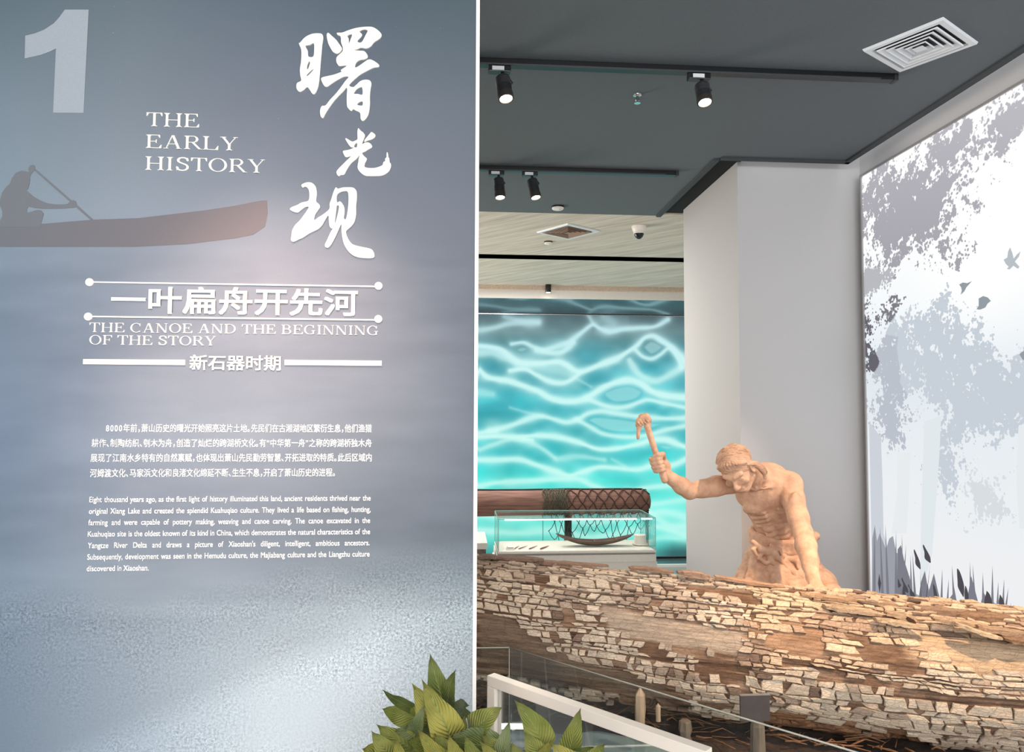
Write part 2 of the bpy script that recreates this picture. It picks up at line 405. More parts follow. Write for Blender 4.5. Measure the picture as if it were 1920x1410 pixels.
def print_mat(name, strength, attr='print'):
    m, nt, b, out = newmat(name); nt.nodes.remove(b)
    at = N(nt, 'ShaderNodeAttribute', attribute_name=attr); em = N(nt, 'ShaderNodeEmission'); em.inputs[1].default_value = strength
    nt.links.new(at.outputs[0], em.inputs[0]); nt.links.new(em.outputs[0], out.inputs[0]); return m
SX0, SX1 = -1.4, XFR
nx, nz = 700, 340
gx, gz = np.meshgrid(np.linspace(SX0, SX1, nx), np.linspace(zbs, zts, nz), indexing='ij')
P = np.stack([gx, np.full_like(gx, YSCR), gz], -1).reshape(-1, 3)
pp = proj(P); sc_col = screen_colour(pp[:, 0], pp[:, 1])
me = fast_mesh('water_screen', P, grid_faces(nx, nz)[:, ::-1]); vattr(me, 'print', sc_col)
scr = thing('video_wall', 'large backlit screen of turquoise rippling water on the far wall', 'screen', (0.3, YSCR, 0.1))
so = link('water_image', me, print_mat('backlit_water_print', 1.0), scr)
boxo('screen_backing', (SX0, YSCR + 0.004, 0.0), (SX1, YSCR + 0.05, zts), M_BLACK, scr)
boxo('top_rail', (SX0, YSCR - 0.012, zts - 0.007), (SX1, YSCR, zts + 0.0), M_CHROME, scr)
M_RAIL2 = mat('dark_rail', S(90, 100, 104), 0.4, namt=0.02)
boxo('bottom_rail', (SX0, YSCR - 0.012, zbs - 0.004), (SX1, YSCR, zbs + 0.002), M_RAIL2, scr)
struct(boxo('wall_back_left', (-6, YSCR - 0.1, 0), (SX0, YSCR + 0.05, zt), M_WALL))
# ================================================================== forest light box on the right wall
XL = XW - 0.035
lb_top = 3.045; lb_bot = 0.10; LY0, LY1 = 0.9, float(on_x(1616, 330, XL)[1])
def lightbox_fields(P):
    pp = proj(P); x, y = pp[:, 0].copy(), pp[:, 1].copy()
    Y = P[:, 1]; Z = P[:, 2]
    # beyond the frame the forest simply goes on towards the visitor
    def T(stops, v): return np.stack([np.interp(v, [s[0] for s in stops], [s[1][k] for s in stops]) for k in range(3)], -1)
    # background haze: from luminous white in the canopy gap to a soft blue grey below
    bg = T([(0.0, (238, 238, 240)), (0.9, (240, 240, 242)), (1.35, (236, 240, 243)), (1.9, (226, 234, 240)), (2.3, (244, 250, 252)), (2.7, (255, 255, 255)), (3.05, (255, 255, 255))], Z)
    glow = np.exp(-(((Y - 3.0) / 0.55) ** 2 + ((Z - 2.45) / 0.42) ** 2))[:, None]
    bg = bg + (255 - bg) * np.clip(glow * 1.3, 0, 1)
    fol = np.zeros_like(bg); dens = np.full(len(x), -1.0)
    n1 = fbm(Y * 7, Z * 7, 4); n2 = fbm(Y * 22 + 9, Z * 22, 3); nn = (n1 - 0.5) * 1.6 + (n2 - 0.5) * 0.9
    def layer(poly, col, edge, bias, noise_amp=1.0):
        nonlocal fol, dens
        m = inpoly(x, y, poly); d = seg_dist(x, y, poly + [poly[0]]); sd = np.where(m, d, -d) / edge
        v = np.clip(sd, -2, 1.2) + nn * noise_amp + bias
        sel = (v > dens) & (v > -0.6)
        dens = np.where(sel, v, dens); fol[sel] = np.asarray(col(x[sel], y[sel]) if callable(col) else col)
    def const(c): return lambda a, b: np.tile(np.array(c, float), (len(a), 1))
    def canopy(a, b):
        t = np.clip((b - 200) / 330, 0, 1)[:, None]
        return np.array([190, 188, 195]) * (1 - t) + np.array([164, 163, 171]) * t
    # pale far trees first
    layer([(1640,640),(1700,560),(1790,560),(1850,600),(1900,640),(2300,560),(2300,960),(1930,870),(1880,840),(1830,850),(1790,880),(1785,960),(1750,930),(1745,800),(1700,760),(1690,850),(1650,830)], const((200, 208, 217)), 60, -0.02, 1.1)
    layer([(1790,900),(1830,860),(1900,880),(1900,980),(1850,990),(1800,1010)], const((216, 222, 226)), 40, -0.35, 1.0)
    layer([(1618,640),(1700,600),(1720,700),(1710,800),(1715,850),(1650,840),(1630,800)], const((188, 194, 204)), 40, -0.05, 1.1)
    # upper canopy
    layer([(1600,330),(1920,150),(2600,-250),(2600,160),(1920,245),(1880,300),(1850,310),(1830,360),(1838,385),(1810,400),(1800,450),(1795,480),(1765,492),(1750,455),(1725,470),(1700,505),(1685,512),(1640,505),(1600,535)], canopy, 46, -0.10, 1.35)
    layer([(1600,480),(1650,500),(1690,500),(1660,540),(1620,560),(1600,560)], const((186, 186, 193)), 20, -0.2)
    # dark near cluster by the pillar edge
    layer([(1600,540),(1650,560),(1700,520),(1735,530),(1725,560),(1700,590),(1665,625),(1650,640),(1665,690),(1640,735),(1600,760)], const((128, 126, 134)), 26, -0.55, 1.3)
    layer([(1600,560),(1640,590),(1655,620),(1650,650),(1665,685),(1645,705),(1600,720)], const((104, 103, 112)), 16, -0.30, 1.6)
    return s2l(bg), s2l(np.clip(fol, 0, 255)), dens
ny_, nz_ = 560, 460
gy, gz = np.meshgrid(np.linspace(LY0, LY1, ny_), np.linspace(lb_bot, lb_top, nz_), indexing='ij')
P = np.stack([np.full_like(gy, XL), gy, gz], -1).reshape(-1, 3)
bgc, folc, dens = lightbox_fields(P)
lb = thing('light_box', 'tall backlit forest picture with leaf silhouettes, birds and reeds on the right wall', 'light box', (XW, 2.5, 0.1))
me = fast_mesh('forest_print', P, grid_faces(ny_, nz_)); vattr(me, 'back', bgc); vattr(me, 'leafcol', folc); vattr(me, 'dens', dens, 'FLOAT')
def forest_mat():
    m, nt, b, out = newmat('backlit_forest_print'); nt.nodes.remove(b)
    tc = N(nt, 'ShaderNodeTexCoord')
    nz = N(nt, 'ShaderNodeTexNoise'); setv(nz, Scale=26.0, Detail=4, Roughness=0.6)
    nt.links.new(tc.outputs['Object'], nz.inputs['Vector'])
    vo = N(nt, 'ShaderNodeTexVoronoi'); setv(vo, Scale=60.0, Randomness=1.0); nt.links.new(tc.outputs['Object'], vo.inputs['Vector'])
    de = N(nt, 'ShaderNodeAttribute', attribute_name='dens')
    bk = N(nt, 'ShaderNodeAttribute', attribute_name='back'); lf = N(nt, 'ShaderNodeAttribute', attribute_name='leafcol')
    a = N(nt, 'ShaderNodeMath', operation='SUBTRACT'); nt.links.new(nz.outputs[0], a.inputs[0]); a.inputs[1].default_value = 0.5
    a2 = N(nt, 'ShaderNodeMath', operation='MULTIPLY_ADD'); nt.links.new(a.outputs[0], a2.inputs[0]); a2.inputs[1].default_value = 3.4
    nt.links.new(de.outputs['Fac'], a2.inputs[2])
    v1 = N(nt, 'ShaderNodeMath', operation='MULTIPLY_ADD'); nt.links.new(vo.outputs['Distance'], v1.inputs[0]); v1.inputs[1].default_value = -1.1
    nt.links.new(a2.outputs[0], v1.inputs[2])
    mr = N(nt, 'ShaderNodeMapRange'); mr.inputs[1].default_value = -0.30; mr.inputs[2].default_value = -0.16; nt.links.new(v1.outputs[0], mr.inputs[0])
    mx = N(nt, 'ShaderNodeMix', data_type='RGBA'); nt.links.new(mr.outputs[0], mx.inputs[0]); nt.links.new(bk.outputs[0], mx.inputs[6]); nt.links.new(lf.outputs[0], mx.inputs[7])
    em = N(nt, 'ShaderNodeEmission'); em.inputs[1].default_value = 1.0
    nt.links.new(mx.outputs[2], em.inputs[0]); nt.links.new(em.outputs[0], out.inputs[0]); return m
link('forest_print', me, forest_mat(), lb)
boxo('light_box_backing', (XL + 0.004, LY0, lb_bot), (XW, LY1, lb_top), M_WHITE2, lb)
MF = mat('aluminium_frame', S(168, 166, 166), 0.4, metal=0.3, namt=0.02)
fw = 0.012
boxo('frame_side', (XL - 0.008, LY1, lb_bot - fw), (XW, LY1 + fw, lb_top + fw), MF, lb)
boxo('frame_side', (XL - 0.008, LY0 - fw, lb_bot - fw), (XW, LY0, lb_top + fw), MF, lb)
boxo('frame_top', (XL - 0.008, LY0, lb_top), (XW, LY1, lb_top + fw), MF, lb)
boxo('frame_bottom', (XL - 0.008, LY0, lb_bot - fw), (XW, LY1, lb_bot), MF, lb)

def emis(name, rgb, s=1.0):
    m, nt, b, out = newmat(name); nt.nodes.remove(b)
    em = N(nt, 'ShaderNodeEmission'); em.inputs[0].default_value = S(*rgb); em.inputs[1].default_value = s
    nt.links.new(em.outputs[0], out.inputs[0]); return m
def lb_flat(name, polys, m, off=0.002):
    """flat print shapes: outlines lying on the light box fabric"""
    cu = bpy.data.curves.new(name, 'CURVE'); cu.dimensions = '2D'; cu.fill_mode = 'BOTH'
    for poly in polys:
        sp = cu.splines.new('POLY'); sp.points.add(len(poly) - 1); sp.use_cyclic_u = True
        for i, (a, b_) in enumerate(poly):
            w = on_x(a, b_, XL); sp.points[i].co = (w[1], w[2], 0, 1)
    o = bpy.data.objects.new('tmp', cu); COL.objects.link(o); dg = bpy.context.evaluated_depsgraph_get()
    me = bpy.data.meshes.new_from_object(o.evaluated_get(dg)); bpy.data.objects.remove(o); bpy.data.curves.remove(cu)
    me.name = name
    for v in me.vertices: v.co = (XL - off, v.co.x, v.co.y)
    me.materials.clear(); return link(name, me, m, lb)
E_BIRD = emis('print_bird_grey', (186, 194, 200)); E_BIRD2 = emis('print_bird_dark', (150, 158, 165))
def zz(pts, x0, y0, s): return [(x0 + a / s, y0 + b / s) for a, b in pts]
b1 = zz([(822,950),(832,975),(840,1005),(855,985),(873,970),(865,995),(845,1020),(868,1045),(860,1055),(838,1040),(820,1058),(806,1055),(815,1045),(800,1030),(790,1010),(808,1000),(812,970)], 1580, 100, 2.611)
b2 = zz([(572,1132),(590,1122),(612,1125),(635,1115),(620,1132),(608,1145),(598,1165),(580,1182),(585,1160),(582,1145)], 1580, 100, 2.611)
b3 = zz([(668,1200),(690,1188),(712,1195),(728,1212),(712,1225),(700,1245),(675,1255),(657,1253),(668,1235)], 1580, 100, 2.611)
b4 = [(1912,664),(1920,658),(1928,662),(1934,672),(1926,680),(1918,674)]
for bp_, mm in ((b1, E_BIRD), (b2, E_BIRD2), (b3, E_BIRD2), (b4, E_BIRD2)): lb_flat('printed_bird', [bp_], mm)
# tree trunks: pale, soft
for poly, c in (([(1630,790),(1652,820),(1655,900),(1657,1000),(1700,1150),(1640,1150),(1634,1000)], (206, 211, 219)),
                ([(1733,790),(1765,780),(1762,850),(1755,950),(1748,1040),(1725,1120),(1728,960),(1731,860)], (226, 233, 236)),
                ([(1683,850),(1708,848),(1704,930),(1700,1000),(1672,1000),(1682,930)], (232, 236, 238)),
                ([(1910,800),(1960,790),(1965,1000),(1912,990),(1906,900)], (230, 235, 238))):
    lb_flat('printed_trunk', [poly], emis('print_trunk', c), 0.001)
# reeds
def blade(x0, y0, x1, y1, w):
    dx, dy = x1 - x0, y1 - y0; L = math.hypot(dx, dy); nx_, ny2 = -dy / L, dx / L
    return [(x0 - nx_ * w, y0 - ny2 * w), (x0 + dx * .5 - nx_ * w * .7, y0 + dy * .5 - ny2 * w * .7), (x1, y1), (x0 + dx * .5 + nx_ * w * .7, y0 + dy * .5 + ny2 * w * .7), (x0 + nx_ * w, y0 + ny2 * w)]
E_R1 = emis('print_reed_pale', (158, 160, 170)); E_R2 = emis('print_reed_mid', (126, 127, 136)); E_R3 = emis('print_reed_dark', (80, 78, 84))
r1 = random.Random(3)
mass = [(1634,1230),(1636,1010),(1641,985),(1645,1015),(1650,1000),(1655,1012),(1662,1030),(1668,1010),(1675,1005),(1681,1035),(1690,1045),(1697,1070),(1706,1080),(1712,1110),(1730,1120),(1740,1095),(1750,1130),(1765,1120),(1790,1140),(1830,1140),(1850,1120),(1880,1140),(1900,1160),(2060,1180),(3200,1563),(3200,2420),(1634,1500)]
lb_flat('printed_reed_bank', [mass], E_R1, 0.002)
mid = [(1680,1230),(1684,1030),(1690,1022),(1696,1050),(1704,1075),(1712,1108),(1722,1130),(1728,1090),(1735,1070),(1742,1110),(1752,1075),(1760,1110),(1768,1140),(1790,1110),(1796,1135),(1815,1120),(1822,1080),(1830,1110),(1838,1140),(1845,1110),(1850,1120),(1862,1140),(1880,1130),(1896,1150),(2060,1190),(3200,1580),(3200,2420),(1680,1500)]
lb_flat('printed_reed_bank', [mid], E_R2, 0.0025)
for (x0, x1, y1) in [(1640,1641,983),(1658,1651,985),(1668,1661,982),(1681,1681,995),(1694,1692,1001),(1690,1700,1020),(1712,1708,1040),(1720,1712,1036),(1765,1768,1066),(1775,1780,1085),(1793,1786,1059),(1800,1790,1100),(1822,1820,1053),(1832,1825,1058),(1845,1844,1072),(1858,1843,1110),(1862,1862,1060),(1870,1873,1090),(1880,1884,1085),(1882,1892,1102),(1900,1896,1130),(1940,1945,1070),(1960,1950,1090)]:
    lb_flat('printed_reed', [blade(x0, 1180, x1, y1, 3.2)], E_R2, 0.003)
for (x0, y0, x1, y1, w, xs) in [(1651,1113,1650,1075,3.6,1650),(1727,1068,1716,1030,5.5,1730),(1746,1056,1733,1021,6.5,1730),(1690,1100,1686,1085,4,1698),(1704,1112,1693,1083,5,1706),(1717,1120,1705,1095,5,1718),(1760,1140,1752,1095,5,1757),(1808,1120,1797,1066,7.5,1803),(1815,1130,1812,1098,5,1818),(1856,1150,1852,1108,9,1853),(1882,1145,1877,1115,7,1880),(1698,1128,1695,1100,4.5,1698)]:
    cx_, cy_ = (x0 + x1) / 2, (y0 + y1) / 2
    head = [(x0, y0), (cx_ - w, cy_ + 6), (x1 - 1, y1 + 6), (x1, y1), (x1 + w * .9, y1 + 10), (cx_ + w, cy_ + 4)]
    w *= .8; head = [tuple(q) for q in spline([(x0, y0), (cx_ - w * .7, cy_ + 9), (cx_ - w * .9, cy_ - 3), (x1 - 1, y1 + 4), (x1, y1), (x1 + w * .9, y1 + 8), (cx_ + w * 1.15, cy_ + 5), (x0 + 1, y0 - 2)], 4)]
    if w < 3: head = [(x0, y0), (cx_ - w, cy_), (x1, y1), (cx_ + w, cy_)]
    lb_flat('printed_seed_head', [head], E_R3, 0.0045)
    lb_flat('printed_stem', [blade(xs, 1190, x0, y0, 1.1)], E_R3, 0.004)
# ================================================================== printed text panel
YPAN = 2.0
XPE = float(on_y(889, 700, YPAN)[0]); XPE2 = float(on_y(896, 700, YPAN)[0])
struct(boxo('wall_partition', (-2.6, YPAN + 0.021, 0), (XPE2 - 0.002, YPAN + 0.14, ZC), M_WALL))
panel = thing('text_panel', 'tall printed introduction panel with a paddler in a canoe, calligraphy and white text', 'exhibition panel', (-0.6, YPAN, 0))
boxo('panel_board', (-2.55, YPAN + 0.0006, 0.02), (XPE, YPAN + 0.02, ZC), mat('panel_board_white', S(225, 225, 225), 0.6), panel)
boxo('edge_trim', (XPE, YPAN - 0.004, 0.0), (XPE2, YPAN + 0.02, ZC), mat('white_edge_trim', S(244, 240, 236), 0.35, namt=0.01), panel)
cols_x = [-400, 0, 250, 500, 700, 890]
rows = [(-200, [(84,100,108),(84,100,108),(92,104,114),(82,94,104),(72,86,98),(68,82,94)]),
 (0, [(92,108,118),(92,108,118),(100,113,122),(90,102,114),(78,92,103),(76,90,98)]),
 (200, [(116,131,142),(116,131,142),(118,128,138),(110,116,128),(100,108,120),(94,103,114)]),
 (400, [(128,143,155),(128,143,155),(140,149,160),(136,140,150),(112,117,128),(102,108,119)]),
 (500, [(118,132,148),(118,132,148),(136,142,154),(140,142,152),(122,124,134),(104,110,121)]),
 (650, [(114,128,146),(114,128,146),(130,136,148),(134,138,148),(120,124,134),(102,108,119)]),
 (800, [(116,130,150),(116,130,150),(134,142,154),(138,144,154),(118,124,134),(100,108,119)]),
 (1000,[(116,131,150),(116,131,150),(124,134,148),(116,125,137),(102,111,122),(96,105,115)]),
 (1080,[(130,146,166),(130,146,166),(138,150,164),(130,140,152),(128,140,150),(122,134,144)]),
 (1150,[(130,146,166),(130,146,166),(142,155,169),(150,163,174),(162,175,184),(146,158,167)]),
 (1250,[(128,144,164),(128,144,164),(146,160,175),(172,184,194),(178,190,199),(152,163,172)]),
 (1410,[(126,142,162),(126,142,162),(152,165,180),(182,193,201),(184,194,201),(166,175,182)]),
 (2200,[(150,166,184),(150,166,184),(170,182,196),(190,200,208),(190,198,205),(172,180,187)])]
npx, npz = 230, 260
gx, gz = np.meshgrid(np.linspace(-2.55, XPE, npx), np.linspace(0.02, ZC, npz), indexing='ij')
P = np.stack([gx, np.full_like(gx, YPAN), gz], -1).reshape(-1, 3)
pp = proj(P); x, y = pp[:, 0], pp[:, 1]
ys = np.array([r[0] for r in rows], float); A = np.array([r[1] for r in rows], float)
rc = np.stack([np.stack([np.interp(y, ys, A[:, j, k]) for j in range(len(cols_x))], -1) for k in range(3)], -1)  # n, cols, 3
xi = np.clip(np.searchsorted(cols_x, x) - 1, 0, len(cols_x) - 2); cxx = np.array(cols_x, float)
t = np.clip((x - cxx[xi]) / (cxx[xi + 1] - cxx[xi]), 0, 1)[:, None]
base = rc[np.arange(len(x)), xi] * (1 - t) + rc[np.arange(len(x)), xi + 1] * t
# wind-blown spray and water streaks of the print
wave_y = 1065 + 40 * np.sin(x / 160.0) - (x - 500) * 0.03 + (fbm(x / 60., y / 60., 3) - .5) * 60
spray = np.clip((y - wave_y) / 60, 0, 1) * np.clip(1.25 - (y - wave_y) / 230, 0.14, 1)
diag = np.clip((y - (1440 - x * 0.42)) / 60, 0, 1)          # bright wind-blown spray, lower right
soft = np.clip(1 - np.hypot((x - 560) / 170., (y - 1345) / 85.), 0, 1) ** .6
spray = np.clip(spray * 0.75 + 0.55 * diag * np.clip((y - 1070) / 50, 0, 1), 0, 1.1) * (1 - .85 * soft)
base *= (1 + 0.10 * diag * np.clip((y - 1080) / 80, 0, 1))[:, None]
base += ((fbm(x / 140., y / 26., 4) - .5) * 16 * np.clip((y - 430) / 60, 0, 1) * np.clip((1250 - y) / 100, 0, 1))[:, None]
low_ = np.clip((y - 850) / 300, 0, 1)[:, None]; base = base * (1 - low_ * np.array([[.05, .05, .062]]) * (1 + .9 * np.clip(1 - x / 450., 0, 1))[:, None])
me = fast_mesh('printed_image', P, grid_faces(npx, npz)); vattr(me, 'print', s2l(base)); vattr(me, 'spray', spray, 'FLOAT')
stars = np.clip((470 - y) / 400, 0, 1); vattr(me, 'stars', stars, 'FLOAT')
def panel_mat():
    m, nt, b, out = newmat('panel_print'); b.inputs['Roughness'].default_value = 0.55; b.inputs['Specular IOR Level'].default_value = 0.3
    at = N(nt, 'ShaderNodeAttribute', attribute_name='print'); sp = N(nt, 'ShaderNodeAttribute', attribute_name='spray'); st = N(nt, 'ShaderNodeAttribute', attribute_name='stars')
    tc = N(nt, 'ShaderNodeTexCoord')
    def noise(s, d, r=0.6):
        n = N(nt, 'ShaderNodeTexNoise'); setv(n, Scale=s, Detail=d, Roughness=r); nt.links.new(tc.outputs['Object'], n.inputs['Vector']); return n
    def mrange(src, a, b_, c, d):
        n = N(nt, 'ShaderNodeMapRange'); nt.links.new(src, n.inputs[0])
        for i, v in enumerate((a, b_, c, d)): n.inputs[i + 1].default_value = v
        return n.outputs[0]
    def math_(op, a, b_):
        n = N(nt, 'ShaderNodeMath', operation=op)
        for i, v in enumerate((a, b_)):
            if isinstance(v, (int, float)): n.inputs[i].default_value = v
            else: nt.links.new(v, n.inputs[i])
        return n.outputs[0]
    g = noise(420, 2, 0.7); grain = mrange(g.outputs[0], 0.3, 0.7, 0.94, 1.06)
    h = noise(150, 5, 0.85); sprk = mrange(h.outputs[0], 0.42, 0.58, -0.62, 0.55)
    big = noise(18, 4, 0.6); bigm = mrange(big.outputs[0], 0.35, 0.65, 0.3, 1.0)
    s1 = math_('MULTIPLY', sprk, sp.outputs['Fac']); s1 = math_('MULTIPLY', s1, bigm)
    # stars / specks
    vo = N(nt, 'ShaderNodeTexVoronoi'); setv(vo, Scale=55.0); nt.links.new(tc.outputs['Object'], vo.inputs['Vector'])
    dot = mrange(vo.outputs['Distance'], 0.03, 0.12, 0.8, 0.0); sel = mrange(noise(23, 2).outputs[0], 0.55, 0.68, 0, 1)
    s2 = math_('MULTIPLY', math_('MULTIPLY', dot, sel), st.outputs['Fac'])
    f = math_('ADD', grain, math_('ADD', s1, s2))
    mul = N(nt, 'ShaderNodeVectorMath', operation='SCALE'); nt.links.new(at.outputs['Color'], mul.inputs[0]); nt.links.new(f, mul.inputs['Scale'])
    nt.links.new(mul.outputs[0], b.inputs['Base Color']); return m
link('printed_image', me, panel_mat(), panel)

def flat_poly(name, polys, m, y_front, thick, parent, toY=YPAN, smooth_n=0, ext_back=True):
    cu = bpy.data.curves.new(name, 'CURVE'); cu.dimensions = '2D'; cu.fill_mode = 'BOTH'; cu.extrude = thick / 2
    for poly in polys:
        if smooth_n:
            P_ = spline(list(poly) + list(poly[:3]), smooth_n)[smooth_n: smooth_n * (len(poly) + 1)]
        else: P_ = poly
        sp = cu.splines.new('POLY'); sp.points.add(len(P_) - 1); sp.use_cyclic_u = True
        for i, (a, b_) in enumerate(P_):
            w = on_y(a, b_, toY); sp.points[i].co = (w[0], w[2], 0, 1)
    o = bpy.data.objects.new('tmp', cu); COL.objects.link(o); dg = bpy.context.evaluated_depsgraph_get()
    me = bpy.data.meshes.new_from_object(o.evaluated_get(dg)); bpy.data.objects.remove(o); bpy.data.curves.remove(cu)
    me.name = name
    for v in me.vertices: v.co = (v.co.x, y_front + thick / 2 - v.co.z, v.co.y)
    me.materials.clear(); return link(name, me, m, parent)
M_TXT = mat('cream_raised_lettering', S(250, 244, 232), 0.5, namt=0.01)
M_TXT2 = mat('white_lettering', S(250, 248, 244), 0.5, namt=0.01)
M_ONE = mat('pale_grey_numeral', S(158, 166, 174), 0.6, nscale=300, namt=0.05)
flat_poly('numeral_one', [[(a / 2.82, b_ / 2.82) for a, b_ in [(344,52),(470,52),(443,598),(282,597),(297,258),(262,275),(215,292),(170,302),(132,310),(135,190),(185,178),(235,158),(285,125),(315,92)]]], M_ONE, YPAN - 0.0012, 0.0008, panel)
def ramp_mat(name, c0, c1, x0, x1):
    m, nt, b, out = newmat(name); b.inputs['Roughness'].default_value = 0.6
    tc = N(nt, 'ShaderNodeTexCoord'); sx = N(nt, 'ShaderNodeSeparateXYZ'); nt.links.new(tc.outputs['Object'], sx.inputs[0])
    mr = N(nt, 'ShaderNodeMapRange'); mr.inputs[1].default_value = x0; mr.inputs[2].default_value = x1; nt.links.new(sx.outputs[0], mr.inputs[0])
    nz = N(nt, 'ShaderNodeTexNoise'); nz.inputs['Scale'].default_value = 350; nt.links.new(tc.outputs['Object'], nz.inputs['Vector'])
    mx = N(nt, 'ShaderNodeMix', data_type='RGBA'); nt.links.new(mr.outputs[0], mx.inputs[0]); mx.inputs[6].default_value = c0; mx.inputs[7].default_value = c1
    m2 = N(nt, 'ShaderNodeMapRange'); m2.inputs[3].default_value = 0.93; m2.inputs[4].default_value = 1.07; nt.links.new(nz.outputs[0], m2.inputs[0])
    ml = N(nt, 'ShaderNodeVectorMath', operation='SCALE'); nt.links.new(mx.outputs[2], ml.inputs[0]); nt.links.new(m2.outputs[0], ml.inputs['Scale'])
    nt.links.new(ml.outputs[0], b.inputs['Base Color']); return m
xa = float(on_y(0, 430, YPAN)[0]); xb = float(on_y(500, 400, YPAN)[0])
M_BOAT = ramp_mat('printed_canoe_brown', S(104, 107, 114), S(122, 110, 112), xa, xb)
M_MAN = ramp_mat('printed_paddler_grey', S(108, 112, 118), S(112, 116, 122), xa, xb)
canoe = [(-150,440),(-60,425),(0,421),(77,420),(175,412),(260,409),(380,395),(440,386),(490,376),(501,376),(502,400),(497,425),(475,440),(440,447),(350,458),(250,463),(100,463),(0,463),(-110,462)]
flat_poly('printed_canoe', [canoe], M_BOAT, YPAN - 0.0008, 0.0004, panel)
man = [(20,1000),(-30,960),(10,900),(35,860),(34,780),(0,700),(5,620),(30,530),(80,460),(140,400),(165,330),(220,255),(300,222),(360,232),(400,245),(397,190),(420,150),(460,143),(485,155),(490,210),(460,240),(430,275),(415,310),(420,350),(412,385),(400,450),(385,480),(360,490),(420,540),(480,590),(560,635),(660,675),(780,690),(880,690),(940,680),(980,640),(1020,630),(1055,650),(1070,700),(1030,735),(900,745),(750,750),(600,750),(480,740),(400,718),(378,745),(375,805),(440,790),(510,765),(570,770),(610,820),(590,890),(570,960),(560,1000)]
flat_poly('printed_paddler', [[(a / 7.385, 290 + b_ / 7.385) for a, b_ in man]], M_MAN, YPAN - 0.0012, 0.0004, panel)
flat_poly('printed_paddle', [[(a / 7.385, 290 + b_ / 7.385) for a, b_ in [(485,225),(500,205),(1080,710),(1300,905),(1255,905)]]], M_MAN, YPAN - 0.0013, 0.0002, panel)

# brush calligraphy, raised
shu_l = [(165,292),(215,235),(265,200),(330,175),(400,170),(445,176),(466,200),(468,250),(456,330),(446,450),(436,560),(426,700),(412,830),(395,900),(368,957),(340,975),(310,945),(285,905),(255,880),(215,915),(165,942),(130,920),(115,880),(125,825),(178,795),(168,730),(162,650),(175,560),(182,470),(178,380),(148,305)]
shu_h = [[(235,335),(290,325),(345,303),(350,400),(337,477),(275,475),(265,400)], [(285,540),(294,570),(264,648),(257,600)], [(342,650),(265,732),(256,715),(318,656)]]
shu_dot = [(535,163),(590,210),(640,255),(680,310),(718,372),(690,420),(650,440),(600,415),(570,370),(535,300),(515,200)]
shu_r = [(652,163),(720,160),(800,130),(900,100),(1010,85),(1110,85),(1180,120),(1235,175),(1235,215),(1200,250),(1140,290),(1100,340),(1040,370),(965,360),(930,378),(880,392),(960,400),(1010,405),(1050,450),(1055,490),(1010,515),(950,525),(905,560),(890,620),(940,600),(1010,550),(1070,515),(1120,525),(1170,555),(1208,590),(1195,615),(1130,625),(1050,665),(960,715),(870,790),(812,855),(862,880),(905,850),(960,800),(1020,782),(1080,790),(1105,830),(1095,900),(1085,1000),(1085,1120),(1065,1240),(1020,1310),(985,1325),(962,1290),(955,1220),(900,1190),(865,1170),(840,1195),(800,1160),(782,1120),(780,1000),(785,905),(770,892),(740,930),(680,990),(600,1080),(530,1180),(495,1240),(465,1290),(435,1260),(428,1190),(450,1130),(500,1120),(560,1045),(640,960),(710,870),(760,800),(804,745),(740,745),(660,785),(580,835),(520,875),(480,860),(445,790),(450,755),(520,735),(610,715),(712,676),(700,655),(765,612),(775,595),(720,600),(680,600),(645,550),(645,490),(680,450),(725,405),(726,350),(705,290),(700,215),(658,190)]
shu_rh = [[(790,200),(850,185),(830,250),(810,300),(805,240)], [(948,145),(1010,120),(1055,135),(1030,190),(975,288),(920,275),(975,210),(980,180)], [(880,950),(915,905),(970,880),(986,900),(986,978),(930,970),(878,968)], [(918,1105),(945,1080),(988,1070),(985,1122),(930,1118)]]
guang = [(850,135),(880,165),(915,200),(960,235),(995,290),(985,340),(960,400),(935,480),(1000,455),(1060,448),(1100,465),(1130,490),(1155,540),(1130,570),(1060,610),(1000,650),(935,680),(960,730),(1000,770),(1035,800),(1030,840),(1000,900),(985,960),(1000,995),(1080,1010),(1200,1010),(1300,985),(1380,945),(1400,880),(1435,862),(1440,800),(1465,780),(1472,680),(1485,665),(1503,700),(1510,770),(1530,800),(1537,880),(1565,920),(1565,990),(1530,1070),(1470,1130),(1380,1175),(1250,1190),(1100,1190),(1000,1180),(920,1130),(850,1050),(832,980),(850,870),(860,790),(880,730),(800,820),(700,900),(640,980),(590,1060),(550,1140),(520,1165),(470,1165),(420,1190),(380,1150),(370,1090),(420,1020),(500,940),(600,840),(690,752),(620,770),(570,770),(540,730),(510,660),(530,630),(620,615),(700,590),(748,562),(690,555),(640,500),(590,420),(565,375),(580,355),(640,390),(715,430),(780,410),(828,380),(830,300),(830,200)]
guang_h = [(768,500),(820,462),(815,555),(758,548)]
guang_dot = [(1135,220),(1190,250),(1225,290),(1210,340),(1150,380),(1090,400),(1040,415),(985,440),(985,400),(1040,330),(1090,270)]
